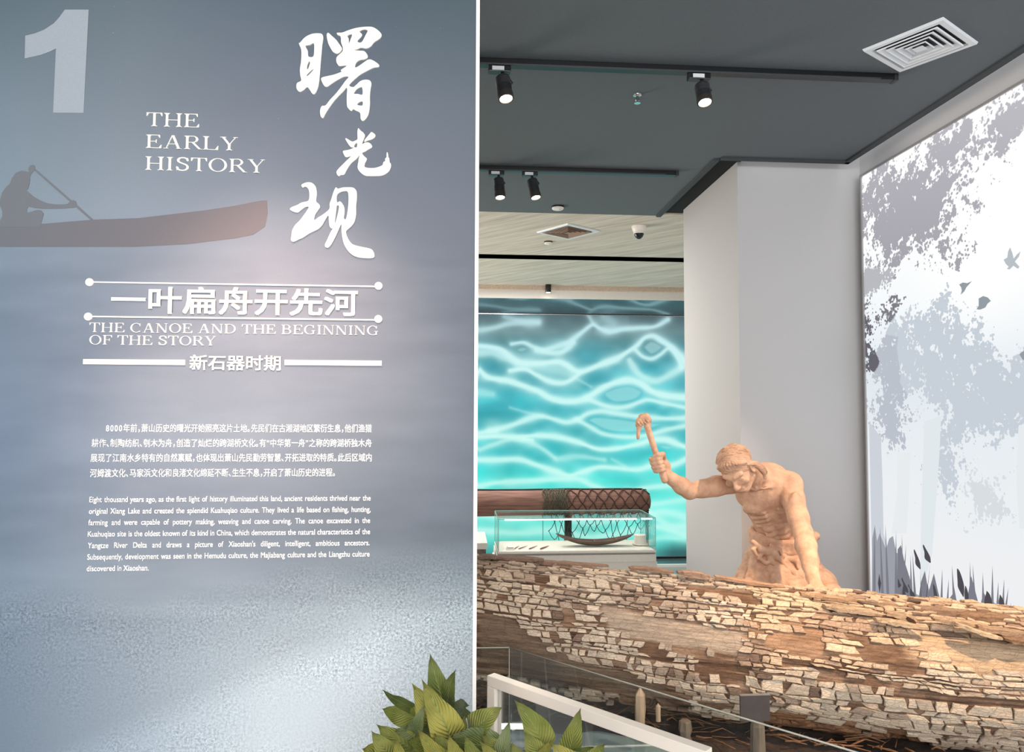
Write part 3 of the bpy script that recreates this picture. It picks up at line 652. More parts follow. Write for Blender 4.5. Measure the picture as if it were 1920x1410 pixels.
xian = [(295,150),(340,120),(400,105),(460,115),(510,160),(530,220),(535,300),(525,400),(570,445),(585,490),(555,540),(510,610),(495,692),(560,650),(640,600),(730,520),(735,440),(760,370),(790,270),(820,200),(840,185),(865,205),(950,185),(1080,185),(1130,210),(1155,260),(1158,350),(1145,480),(1145,600),(1120,720),(1060,800),(1000,850),(990,890),(1010,960),(1060,1040),(1120,1080),(1240,1110),(1340,1130),(1400,1160),(1430,1230),(1415,1275),(1340,1285),(1200,1275),(1100,1240),(1020,1170),(960,1070),(930,950),(920,850),(916,755),(870,850),(820,960),(760,1070),(710,1120),(670,1110),(662,1070),(700,990),(750,880),(800,800),(770,825),(735,790),(725,720),(716,622),(670,680),(620,770),(560,830),(480,870),(400,910),(330,960),(250,995),(175,1030),(135,1000),(145,920),(155,850),(200,770),(270,700),(330,620),(380,550),(412,488),(360,490),(300,530),(240,575),(170,560),(118,525),(150,490),(230,460),(300,420),(400,395),(420,330),(415,240),(390,190),(350,175),(320,190)]
xian_h = [[(848,310),(900,260),(970,243),(1015,255),(1028,330),(1025,450),(1010,580),(985,682),(955,660),(965,580),(960,490),(920,420),(890,402),(850,415)], [(848,470),(880,475),(870,560),(840,680),(815,750),(825,640),(838,540)]]
def tr(pts, x0, y0, s): return [(x0 + a / s, y0 + b_ / s) for a, b_ in pts]
T1 = lambda p: tr(p, 540, 40, 7.05); T2 = lambda p: tr(p, 600, 230, 11.75); T3 = lambda p: tr(p, 530, 330, 8.295)
TH = 0.005
c1 = flat_poly('title_character', [T1(shu_l)] + [T1(h) for h in shu_h] + [T1(shu_dot), T1(shu_r)] + [T1(h) for h in shu_rh], M_TXT, YPAN - TH, TH, panel, smooth_n=3)
c2 = flat_poly('title_character', [T2(guang), T2(guang_h), T2(guang_dot)], M_TXT, YPAN - TH, TH, panel, smooth_n=3)
c3 = flat_poly('title_character', [T3(xian)] + [T3(h) for h in xian_h], M_TXT, YPAN - TH, TH, panel, smooth_n=3)

# ---- type
_gc = {}
def glyph_mesh(ch, offset, res=3):
    """vertices (x, y) and faces of one run of text, from Blender's built-in font"""
    key = (ch, offset)
    if key in _gc: return _gc[key]
    c = bpy.data.curves.new('t', 'FONT'); c.body = ch; c.size = 1; c.resolution_u = res; c.offset = offset
    o = bpy.data.objects.new('t', c); COL.objects.link(o); dg = bpy.context.evaluated_depsgraph_get(); ev = o.evaluated_get(dg); m = ev.to_mesh()
    vs = np.array([(v.co.x, v.co.y) for v in m.vertices]) if len(m.vertices) else np.zeros((0, 2)); fs = [tuple(p.vertices) for p in m.polygons]
    ev.to_mesh_clear(); bpy.data.objects.remove(o); bpy.data.curves.remove(c); _gc[key] = (vs, fs); return _gc[key]
class Run:
    def __init__(s): s.v = []; s.f = []; s.k = []; s.n = 0
    def put(s, vs, fs, dx, sx=1.0, dy=0.0, sy=1.0):
        s.n += 1; s.k += [(s.n * 7 % 11) * 0.00006] * len(vs)
        n = len(s.v); s.v += [(dx + a * sx, dy + b_ * sy) for a, b_ in vs]; s.f += [tuple(i + n for i in f) for f in fs]
    def place(s, name, xl, xr, yb_l, yb_r, hpx, href, m, thick=0.0015, x_ref=None):
        """fit between two pixels of the panel: href font units are hpx pixels high"""
        A_ = on_y(xl, yb_l, YPAN); B_ = on_y(xr, yb_r, YPAN); z = (A_[2] + B_[2]) / 2
        vs = np.array(s.v); x0, x1 = (vs[:, 0].min(), vs[:, 0].max()) if x_ref is None else x_ref
        k = (B_[0] - A_[0]) / (x1 - x0); kz = hpx * YPAN / FPX / href * 1.004
        X = A_[0] + (vs[:, 0] - x0) * k; Z = z + vs[:, 1] * kz; n = len(vs)
        V3 = [(a, YPAN - thick - k_, c) for a, c, k_ in zip(X, Z, s.k)] + [(a, YPAN - 0.0001, c) for a, c in zip(X, Z)]
        F = [tuple(f) for f in s.f]; ec = {}
        for f in s.f:
            for i in range(len(f)):
                e = (f[i], f[(i + 1) % len(f)]); ec[e] = 1
        side = [(a, b_, b_ + n, a + n) for (a, b_) in ec if (b_, a) not in ec]
        return mesh_obj(name, V3, F + side, m, panel)
PUNCT = '，,。、“”'
def cn_line(text, xl, xr, yl, yr, h, m=M_TXT2, off=0.009, thick=0.001, name='text_line'):
    r = Run(); x = 0.0
    class RR:
        put = staticmethod(lambda vs, fs, dx, sx=1.0: [r.put(vs, fs, dx + a, sx, b_) for a, b_ in ((-off, -off), (off, -off), (off, off), (-off, off))])
    for ch in text:
        vs, fs = glyph_mesh(ch if ch != ',' else '，', 0.0)
        if ch in '“”':
            RR.put(vs, fs, x + 0.04, 0.9); x += 0.48
        elif ch in PUNCT: RR.put(vs, fs, x); x += 0.52
        elif ord(ch) < 255: RR.put(vs, fs, x, 0.95); x += 0.60
        else: RR.put(vs, fs, x); x += 1.0
    return r.place(name, xl, xr, yl, yr, h, 0.86, m, thick)
cn_line('一叶扁舟开先河', 209, 671, 583, 587, 45, M_TXT, 0.020, 0.004, 'subtitle')
cn_line('新石器时期', 356, 527, 691, 692, 25, M_TXT, 0.016, 0.003, 'period_title')
cn_line('8000年前,萧山历史的曙光开始照亮这片土地。先民们在古湘湖地区繁衍生息,他们渔猎', 199, 697, 809.5, 808.5, 13.6)
cn_line('耕作、制陶纺织、刳木为舟,创造了灿烂的跨湖桥文化。有“中华第一舟”之称的跨湖桥独木舟', 172, 697, 837.5, 836, 13.6)
cn_line('展现了江南水乡特有的自然禀赋,也体现出萧山先民勤劳智慧、开拓进取的特质。此后区域内', 170, 697, 865.5, 863, 13.6)
cn_line('河姆渡文化、马家浜文化和良渚文化绵延不断、生生不息,开启了萧山历史的进程。', 169, 628, 893.5, 891.5, 13.6)
def en_line(text, xl, xr, yl, yr, wpx=7.2):
    r = Run(); words = text.split(' '); off = 0.0; ws = []
    for w in words:
        vs, fs = glyph_mesh(w, off); ws.append((vs, fs, vs[:, 0].max()))
    cond = 0.83
    total = sum(w[2] for w in ws) * cond; size_px = 14.2
    want = (xr - xl) / size_px; gap = (want - total) / max(1, len(ws) - 1)
    if len(ws) < 4: gap = 0.26
    x = 0
    for vs, fs, wd in ws:
        for a, b_ in ((-.010, -.008), (.010, -.008), (.010, .008), (-.010, .008)): r.put(vs, fs, x + a, cond, b_)
        x += wd * cond + gap
    return r.place('text_line', xl, xr, yl, yr, 10.2, 0.73, M_TXT2, 0.001)
for t_, xl, xr, yl, yr in [
 ('Eight thousand years ago, as the first light of history illuminated this land, ancient residents thrived near the', 168, 695, 942.5, 937.5),
 ('original Xiang Lake and created the splendid Kuahuqiao culture. They lived a life based on fishing, hunting,', 167, 695, 964, 959),
 ('farming and were capable of pottery making, weaving and canoe carving. The canoe excavated in the', 166, 694, 985.5, 979.5),
 ('Kuahuqiao site is the oldest known of its kind in China, which demonstrates the natural characteristics of the', 165, 694, 1007, 1000.5),
 ("Yangtze River Delta and draws a picture of Xiaoshan's diligent, intelligent, ambitious ancestors.", 165, 693, 1028.5, 1021.5),
 ('Subsequently, development was seen in the Hemudu culture, the Majiabang culture and the Liangzhu culture', 164, 693, 1050, 1042.5),
 ('discovered in Xiaoshan.', 163, 279, 1071, 1069.5)]: en_line(t_, xl, xr, yl, yr)

# ---- extended serif capitals, drawn with a broad nib
TK, TN = 0.135, 0.045     # thick and thin strokes
def nib(path, closed=False, tk=TK, tn=TN):
    P_ = np.array(path, float); n = len(P_)
    if closed: d = np.roll(P_, -1, 0) - np.roll(P_, 1, 0)
    else: d = np.gradient(P_, axis=0)
    d /= np.linalg.norm(d, axis=1)[:, None] + 1e-9; nn = np.stack([-d[:, 1], d[:, 0]], 1)
    off = np.stack([nn[:, 0] * tk / 2, nn[:, 1] * tn / 2], 1); L, R = P_ + off, P_ - off
    vs = [tuple(a) for a in L] + [tuple(a) for a in R]
    fs = [(i, (i + 1) % n, n + (i + 1) % n, n + i) for i in range(n if closed else n - 1)]
    return vs, fs
def rect(x0, y0, x1, y1): return [(x0, y0), (x1, y0), (x1, y1), (x0, y1)], [(0, 1, 2, 3)]
def poly_(*p): return list(p), [tuple(range(len(p)))]
def stem(x, y0=0, y1=1, t=TK, s=0.10, top=True, bot=True):
    out = [rect(x - t / 2, y0, x + t / 2, y1)]
    for on, y_, sg in ((bot, y0, 1), (top, y1, -1)):
        if on:
            out.append(rect(x - t / 2 - s, min(y_, y_ + sg * TN * .8), x + t / 2 + s, max(y_, y_ + sg * TN * .8)))
            out.append(poly_((x - t / 2 - s * .55, y_ + sg * TN * .7), (x + t / 2 + s * .55, y_ + sg * TN * .7), (x + t / 2 - .001, y_ + sg * 0.13), (x - t / 2 + .001, y_ + sg * 0.13)))
    return out
def arc(cx, cy, rx, ry, a0, a1, n=20): return [(cx + rx * math.cos(math.radians(a0 + (a1 - a0) * i / n)), cy + ry * math.sin(math.radians(a0 + (a1 - a0) * i / n))) for i in range(n + 1)]
def hbar(x0, x1, y): return rect(x0, y - TN / 2, x1, y + TN / 2)
def vser(x, y0, y1, w=0.05): # vertical serif at the end of an arm
    return poly_((x - w * .2, y0), (x + w * .5, y0), (x + w * .5, y1), (x - w * .9 if y1 > y0 else x - w * .9, y1))
def diag(x0, y0, x1, y1, t): return poly_((x0 - t / 2, y0), (x0 + t / 2, y0), (x1 + t / 2, y1), (x1 - t / 2, y1))
def sser(x, y, s=0.13):
    sg = 1 if y == 0 else -1; return rect(x - s, min(y, y + sg * TN * .8), x + s, max(y, y + sg * TN * .8))
def letter(c):
    t = TN / 2
    if c == 'T': return 0.92, stem(.46, top=False) + [hbar(.03, .89, 1 - t), poly_((.03, 1), (.03, .74), (.07, .74), (.16, .97)), poly_((.89, 1), (.89, .74), (.85, .74), (.76, .97))]
    if c == 'H': return 1.09, stem(.22) + stem(.87) + [hbar(.22, .87, .5)]
    if c == 'E': return 0.92, stem(.22) + [hbar(.2, .80, 1 - t), hbar(.2, .84, t), hbar(.2, .62, .52), poly_((.80, 1), (.80, .77), (.765, .77), (.68, .97)), poly_((.86, 0), (.88, .26), (.845, .26), (.72, .03)), poly_((.62, .38), (.62, .66), (.59, .66), (.54, .52), (.59, .38))]
    if c == 'F': return 0.84, stem(.22) + [hbar(.2, .78, 1 - t), hbar(.2, .62, .52), poly_((.80, 1), (.80, .75), (.765, .75), (.68, .97)), poly_((.62, .38), (.62, .66), (.59, .66), (.54, .52), (.59, .38))]
    if c == 'L': return 0.92, stem(.22) + [hbar(.2, .84, t), poly_((.86, 0), (.88, .30), (.845, .30), (.70, .03))]
    if c == 'A': return 1.09, [diag(.20, 0, .52, 1, .055), diag(.87, 0, .55, 1, .15), hbar(.30, .80, .35), sser(.19, 0), sser(.87, 0, .15)]
    if c == 'R': return 1.0, stem(.22) + [nib([(.22, 1 - t), (.5, 1 - t)] + arc(.5, .755, .24, .232, 88, -88) + [(.22, .52)]), diag(.90, 0, .50, .53, .15), sser(.92, 0, .10)]
    if c == 'B': return 0.98, stem(.22) + [nib([(.22, 1 - t), (.5, 1 - t)] + arc(.5, .765, .22, .222, 88, -88) + [(.22, .54)]), nib([(.22, .53), (.54, .53)] + arc(.54, .275, .26, .255, 88, -88) + [(.22, t)])]
    if c == 'D': return 1.09, stem(.22) + [nib([(.22, 1 - t), (.45, 1 - t)] + arc(.45, .5, .48, .478, 88, -88) + [(.22, t)])]
    if c == 'Y': return 1.05, stem(.53, 0, .48, top=False) + [diag(.53, .42, .19, 1, .15), diag(.53, .42, .88, 1, .05), sser(.20, 1, .16), sser(.86, 1, .12)]
    if c == 'I': return 0.50, stem(.25)
    if c == 'O': return 1.09, [nib(arc(.545, .5, .42, .485, 0, 351, 39), True)]
    if c == 'C': return 1.0, [nib(arc(.54, .5, .42, .485, 48, 318, 30)), poly_((.86, .99), (.86, .68), (.82, .68), (.76, .86))]
    if c == 'G': return 1.09, [nib(arc(.54, .5, .42, .485, 48, 310, 30)), poly_((.88, .99), (.88, .70), (.84, .70), (.76, .87)), rect(.78, .04, .90, .42), rect(.68, .38, 1.0, .42)]
    if c == 'N': return 1.09, [rect(.17, 0, .215, 1), rect(.86, 0, .905, 1), diag(.20, 1, .86, 0, .15), sser(.19, 0), sser(.88, 1), sser(.14, 1, .10)]
    if c == 'S': return 0.84, [nib([(.70, .76), (.66, .90), (.54, .965), (.40, .975), (.26, .93), (.19, .82), (.20, .70), (.30, .61), (.46, .53), (.62, .45), (.70, .34), (.69, .18), (.58, .06), (.42, .025), (.26, .06), (.17, .17), (.14, .28)], tk=TK, tn=.085), poly_((.70, .99), (.73, .70), (.69, .70), (.63, .86)), poly_((.12, .01), (.10, .33), (.14, .33), (.22, .14))]
    return 0.38, []
def serif_line(text, xl, xr, yl, yr, h, name='serif_text_line', m=M_TXT, thick=0.003):
    r = Run(); x = 0
    for c in text:
        w, shapes = letter(c)
        for vs, fs in shapes: r.put(vs, fs, x)
        x += w
    return r.place(name, xl, xr, yl, yr, h, 1.0, m, thick)
serif_line('THE', 275, 374, 238, 239, 25.5)
serif_line('EARLY', 274, 446, 279, 282, 25)
serif_line('HISTORY', 273, 497, 320, 324, 25)
serif_line('THE CANOE AND THE BEGINNING', 168, 709, 624, 627, 17, thick=0.002)
serif_line('OF THE STORY', 168, 405, 646, 648, 17, thick=0.002)
# ruled lines with dots
def rule(name, xl, yl, xr, yr, w, thick=0.004):
    a = on_y(xl, yl, YPAN); b_ = on_y(xr, yr, YPAN); z = (a[2] + b_[2]) / 2; h = w * YPAN / FPX / 2
    return boxo(name, (a[0], YPAN - thick, z - h), (b_[0], YPAN - 0.0001, z + h), M_TXT, panel)
rule('ruled_line', 170, 530, 710, 537, 2.6); rule('ruled_line', 167, 595, 709, 599, 2.6)
rule('thick_rule', 157, 678.5, 348, 679.5, 9.5); rule('thick_rule', 534, 680, 716, 681, 9.5)
for (x_, y_) in [(169, 529.5), (710, 536.5), (166.5, 594), (709.5, 598.5)]:
    c = on_y(x_, y_, YPAN); mb = MB()
    mb.lathe([(0.0108, 0), (0.0108, 0.004), (0.0098, 0.005)], seg=28, M=Matrix.Rotation(math.radians(90), 4, 'X'))
    o = mb.build('rule_dot', M_TXT, panel)
    for v in o.data.vertices: v.co += Vector((c[0], YPAN, c[2]))
# ================================================================== ceiling fittings
M_TRACK = mat('black_track', S(16, 17, 20), 0.35, namt=0.05)
M_SPOT = mat('black_spot_housing', S(38, 40, 44), 0.45, namt=0.05)
M_STICK = mat('white_sticker', S(215, 220, 222), 0.5, namt=0.02)
M_LENS = mat('lit_lamp_lens', S(255, 240, 215), 0.3, emit=(1.0, 0.86, 0.66, 1), es=14.0)
M_VENT = mat('white_vent_metal', S(226, 230, 234), 0.4, namt=0.02)
M_VENTD = mat('dark_vent_inside', S(40, 44, 48), 0.7)
M_LIP = mat('grey_track_lip', S(60, 64, 66), 0.5, metal=0.2, namt=0.03)
M_VENTB = mat('brown_vent_louvre', S(150, 122, 104), 0.6, namt=0.05)
def track(pl, pr, label, hgt=0.028, wid=0.036):
    a = on_z(pl[0], pl[1], ZC - hgt); b_ = on_z(pr[0], pr[1], ZC - hgt); y = (a[1] + b_[1]) / 2
    t = thing('lighting_track', label, 'lighting track', (a[0], y, ZC - hgt))
    boxo('track_rail', (a[0], y - wid / 2, ZC - hgt), (b_[0], y + wid / 2, ZC - 0.0005), M_TRACK, t, 0.002)
    boxo('track_lip', (a[0], y - wid / 2 - 0.003, ZC - hgt - 0.001), (b_[0] - 0.06, y - wid / 2, ZC - hgt + 0.006), M_LIP, t)
    boxo('end_cap', (b_[0], y - wid / 2 - 0.002, ZC - hgt - 0.002), (b_[0] + 0.018, y + wid / 2 + 0.002, ZC - 0.0005), M_SPOT, t, 0.002)
    return y
def spotlight(top_px, lens_px, ytrack, label, tilt_y=-0.25, L=0.115, R=0.03, hgt=0.028):
    """a track spot whose adapter hangs at top_px and whose lens faces lens_px"""
    a = on_y(top_px[0], top_px[1], ytrack - 0.02); x = float(a[0])
    t = thing('track_spotlight', label, 'spotlight', (x, ytrack, ZC - hgt), 'track spotlights on the ceiling')
    boxo('adapter', (x - 0.045, ytrack - 0.018, ZC - hgt - 0.026), (x + 0.045, ytrack + 0.018, ZC - hgt - 0.001), M_TRACK, t, 0.003)
    boxo('adapter_label', (x - 0.030, ytrack - 0.0205, ZC - hgt - 0.022), (x + 0.018, ytrack - 0.0185, ZC - hgt - 0.006), M_STICK, t)
    piv = Vector((x + 0.012, ytrack, ZC - hgt - 0.03))
    lens = V(on_y(lens_px[0], lens_px[1], ytrack + tilt_y * L)); d = (lens - piv); d.normalize()
    body0 = piv + Vector((0, 0, -0.012)); ax = (lens - body0).normalized(); Lb = (lens - body0).length
    MB().tube([piv + Vector((0, 0, 0.02)), piv + Vector((0, 0, -0.02))], 0.007, 10).build('swivel_stem', M_TRACK, t, True)
    side = ax.cross(Vector((0, 1, 0))).normalized() * (R * 1.05)
    MB().tube([piv, piv + side * .6 + ax * 0.02, piv + side + ax * 0.05], 0.006, 8).build('swivel_arm', M_TRACK, t, True)
    Q = ax.to_track_quat('Z', 'Y').to_matrix().to_4x4(); Q.translation = body0
    body = MB().lathe([(0.0, 0.0), (R * .7, 0.0), (R * .97, 0.006), (R, 0.016), (R, Lb * .70), (R * .94, Lb * .71), (R * .94, Lb * .74)], seg=28, M=Q).build('lamp_housing', M_SPOT, t)
    smooth_angle(body)
    mb = MB()
    for k in range(9):
        z = 0.012 + k * Lb * 0.035
        mb.lathe([(R, z), (R * 1.03, z + 0.0008), (R * 1.03, z + 0.0022), (R, z + 0.003)], seg=24, M=Q)
    mb.build('cooling_rib', M_SPOT, t)
    ring = MB().lathe([(R * .96, Lb * .74), (R * 1.06, Lb * .76), (R * 1.06, Lb * .985), (R * .98, Lb), (R * .86, Lb), (R * .84, Lb * .93), (0, Lb * .93)], seg=28, M=Q).build('front_ring', mat('dark_bronze_ring', S(70, 66, 62), 0.35, metal=0.4), t)
    smooth_angle(ring)
    MB().lathe([(0, Lb * .935), (R * .83, Lb * .935), (R * .83, Lb * .965), (R * .5, Lb * .985), (0, Lb * .99)], seg=24, M=Q).build('lens', M_LENS, t, True)
    return t
yt1 = track((700, 124), (1682, 146), 'long black lighting track running across the dark ceiling to the large vent')
yt2 = track((760, 319), (1268, 328), 'shorter black lighting track near the rear edge of the dark ceiling')
spotlight((937, 133), (949, 186), yt1, 'black track spotlight at the left end of the long ceiling track')
spotlight((1313, 142), (1322, 193), yt1, 'black track spotlight near the middle of the long ceiling track, pointing down')
spotlight((931, 332), (938, 371), yt2, 'left one of the paired spotlights on the shorter rear track', L=0.11, R=0.03)
spotlight((994, 333), (1005, 371), yt2, 'right one of the paired spotlights on the shorter rear track', L=0.11, R=0.03)

def vent(corners, label, zc, name='air_vent', rings=4, ml=None):
    ml = ml or M_VENT
    C = [on_z(a, b_, zc) for a, b_ in corners]; c = sum(C) / 4
    u = ((C[1] - C[0]) + (C[2] - C[3])) / 2; v = ((C[3] - C[0]) + (C[2] - C[1])) / 2
    s = (np.linalg.norm(u) + np.linalg.norm(v)) / 4
    ang = (math.atan2(u[1], u[0]) + math.atan2(v[1], v[0]) - math.pi / 2) / 2
    if abs(math.atan2(v[1], v[0]) - math.atan2(u[1], u[0])) > math.pi: ang += math.pi
    M = Matrix.Translation((c[0], c[1], zc)) @ Matrix.Rotation(ang, 4, 'Z')
    t = thing(name, label, 'air vent', (c[0], c[1], zc))
    def sq(mb, r0, z0, r1, z1, th=0.002):
        q = [(-1, -1), (1, -1), (1, 1), (-1, 1)]; vs = [(a * r0, b_ * r0, z0) for a, b_ in q] + [(a * r1, b_ * r1, z1) for a, b_ in q] + [(a * (r0 - th), b_ * (r0 - th), z0 + th) for a, b_ in q] + [(a * (r1 - th), b_ * (r1 - th), z1 + th) for a, b_ in q]
        fs = []
        for i in range(4):
            j = (i + 1) % 4; fs += [(i, j, 4 + j, 4 + i), (8 + j, 8 + i, 12 + i, 12 + j), (i, 8 + i, 8 + j, j), (4 + i, 4 + j, 12 + j, 12 + i)]
        mb.add([tuple(M @ Vector(p)) for p in vs], fs)
    f = MB(); sq(f, s, -0.001, s * .97, -0.010); sq(f, s * .97, -0.010, s * .84, -0.010); sq(f, s * .84, -0.010, s * .82, 0.002); f.build('vent_frame', M_VENT, t)
    MB().box((-s * .83, -s * .83, -0.0008), (s * .83, s * .83, 0.0), M).build('vent_duct', M_VENTD, t)
    for k in range(rings):
        r = s * (0.74 - k * 0.165)
        g = MB(); sq(g, r, -0.014, r * 0.86 - 0.004, -0.002, 0.0016); sq(g, r + 0.0, -0.014, r + 0.003, -0.010); g.build('vent_louver', ml, t)
    g = MB(); r = s * 0.13; sq(g, r, -0.014, r * .3, -0.004); g.box((-r, -r, -0.015), (r, r, -0.0135), M); g.build('vent_core', ml, t)
    return t
vent([(1615, 92), (1690, 132), (1830, 80), (1770, 30)], 'large white square air vent with concentric louvres in the dark ceiling', ZC)
vent([(1010, 434), (1065, 449), (1122, 432), (1064, 418)], 'small square air vent in the beige streaked ceiling', ZC + 0.01, rings=5, ml=M_VENTB)

# fire sprinkler
p = on_z(1195, 178, ZC); t = thing('sprinkler', 'small chrome fire sprinkler hanging from the dark ceiling', 'sprinkler', p)
def L_(prof, name, m, t, c, seg=18, smooth=True):
    o = MB().lathe(prof, (float(c[0]), float(c[1]), float(c[2])), seg).build(name, m, t)
    return smooth_angle(o) if smooth else o
L_([(0, 0), (0.020, 0), (0.019, -0.003), (0.008, -0.006), (0, -0.006)][::-1], 'escutcheon', M_CHROME, t, p)
L_([(0, -0.034), (0.006, -0.034), (0.007, -0.006), (0, -0.006)], 'sprinkler_body', M_CHROME, t, p)
for sx in (-1, 1): MB().tube([p + np.array([sx * .006, 0, -.012]), p + np.array([sx * .011, 0, -.02]), p + np.array([0, 0, -.036])], 0.0018, 6).build('frame_arm', M_CHROME, t, True)
L_([(0, -0.038), (0.014, -0.038), (0.014, -0.036), (0, -0.036)], 'deflector', M_CHROME, t, p)
# smoke detectors
for (px, r, zc, lab) in (((1046, 387), 0.038, ZC, 'white round smoke detector on the dark ceiling near its rear edge'), ((1028, 453), 0.026, ZC + 0.01, 'small white round smoke detector on the beige ceiling below the small vent')):
    p = on_z(px[0], px[1], zc); r = r * p[1] / 4.6
    t = thing('smoke_detector', lab, 'smoke detector', p, 'smoke detectors')
    L_([(0, -0.001), (r * 1.05, -0.001), (r * 1.05, -0.008), (r, -0.010), (0, -0.010)][::-1], 'mounting_base', M_BLACK, t, p, 28)
    L_([(0, -0.024), (r * .75, -0.0235), (r * .93, -0.020), (r, -0.015), (r, -0.010), (0, -0.010)], 'detector_cap', M_WHITE2, t, p, 28)
    L_([(0, -0.0275), (0.004, -0.0273), (0.004, -0.024), (0, -0.024)], 'indicator_lamp', M_BLACK, t, (p[0] + r * .3, p[1] - r * .4, p[2] + 0.002), 10)
# dome camera
p = on_z(1198, 424, ZC + 0.01); r = 0.052
t = thing('dome_camera', 'white dome security camera with dark lens under the beige ceiling', 'security camera', p)
L_([(0, -0.001), (r * 1.08, -0.001), (r * 1.08, -0.006), (r * .98, -0.030), (r * .80, -0.048), (r * .66, -0.052), (0, -0.052)][::-1], 'camera_housing', M_WHITE2, t, p, 32)
L_([(0, -0.100), (r * .25, -0.098), (r * .52, -0.086), (r * .70, -0.068), (r * .74, -0.052), (0, -0.052)], 'dome', mat('smoked_dome', S(30, 34, 38), 0.08, namt=0.01), t, p, 28)
L_([(r * .72, -0.060), (r * .82, -0.060), (r * .82, -0.050), (r * .72, -0.050)], 'dome_ring', M_WHITE2, t, p, 28)
# black wall washer under the cornice at the far wall
p = on_y(1028, 539, YWALL - 0.09)
t = thing('wall_washer', 'small black cylinder downlight under the cornice above the water screen', 'downlight', (p[0], p[1], p[2] + 0.02))
zt_ = float(p[2]); r = 0.032
L_([(0, -0.055), (r * .85, -0.055), (r * .9, -0.050), (r, -0.045), (r, 0.03), (r * .9, 0.035), (0, 0.035)], 'lamp_housing', M_BLACK, t, p, 24)
L_([(0, -0.0565), (r * .7, -0.0565), (r * .7, -0.054), (0, -0.054)], 'lens', M_LENS, t, p, 20)
boxo('mount', (p[0] - 0.012, p[1], p[2] - 0.0), (p[0] + 0.012, YWALL - 0.03, p[2] + 0.025), M_BLACK, t)
add_spot('wall_washer_light', (p[0], p[1], p[2] - 0.06), (p[0], YWALL + 0.05, p[2] - 0.5), 1.2, WARMW, 110, 0.9, 0.01)
# ================================================================== platform, soil and the great weathered log
ZPL = 0.42
M_PLAT = mat('platform_glossy_grey', S(138, 160, 166), 0.10, nscale=6, namt=0.08)
M_PLATE = mat('platform_pale_edge', S(225, 232, 232), 0.3)
plat = thing('display_platform', 'low glossy grey display platform under the cracked log', 'platform', (0.9, 3.2, 0))
front = [(-0.9, 2.60), (0.30, 2.60), (1.35, 1.55), (XL - 0.03, 1.55), (XL - 0.03, YP - 0.01), (XP + 0.0, YP - 0.01), (-0.9, 4.3)]
MB().prism(front, 0.0, ZPL).build('platform_body', M_PLAT, plat, bevel=0.006)
for a, b_ in ((front[0], front[1]), (front[1], front[2])):
    MB().tube([(a[0], a[1] - 0.003, ZPL - 0.012), (b_[0], b_[1] - 0.003, ZPL - 0.012)], 0.006, 6).build('edge_strip', M_PLATE, plat)
for yy in (2.86, 2.74):
    boxo('inlay_strip', (-0.9, yy, ZPL), (1.5 if yy < 2.8 else 0.9, yy + 0.008, ZPL + 0.003), M_PLATE, plat)

AX = [(-0.75, 3.46, .845, .25), (0.096, 3.25, .814, .247), (0.6, 3.12, .775, .252), (1.18, 3.0, .731, .257), (1.65, 2.86, .70, .268), (2.17, 2.68, .698, .262)]
AXA = np.array(AX)
def axis(u):
    """u 0..1 -> centre, radius"""
    t = np.asarray(u) * (AXA[-1, 0] - AXA[0, 0]) + AXA[0, 0]
    return np.stack([t, np.interp(t, AXA[:, 0], AXA[:, 1]), np.interp(t, AXA[:, 0], AXA[:, 2])], -1), np.interp(t, AXA[:, 0], AXA[:, 3])
LLEN = 3.05
def log_r(u, th):
    """radius multiplier; th = 0 faces the visitor, 90 deg is the top"""
    s = u * LLEN; w = th / (2 * math.pi)
    big = (fbm(s * 1.6, w * 6, 3, wrapy=6) - .5) * 0.16
    rid = (fbm(s * 1.2, w * 34, 3, wrapy=34) - .5) * 0.07
    fib = (fbm(s * 6, w * 150, 2, wrapy=150) - .5) * 0.018
    return 1 + big + rid + fib
def log_pt(u, th, extra=0.0, k=None):
    c, r = axis(u); m = log_r(u, th) if k is None else k; rr = r * m + extra
    du = 0.01; c2, _ = axis(np.clip(u + du, 0, 1)); c1, _ = axis(np.clip(u - du, 0, 1)); t = c2 - c1; t /= np.linalg.norm(t, axis=-1, keepdims=True)
    f = np.stack([t[..., 1], -t[..., 0], np.zeros_like(t[..., 0])], -1); f /= np.linalg.norm(f, axis=-1, keepdims=True)   # horizontal, to the visitor
    up = np.cross(t, -f); up = np.where(up[..., 2:3] < 0, -up, up)
    return c + (f * np.cos(th)[..., None] + up * np.sin(th)[..., None]) * rr[..., None]
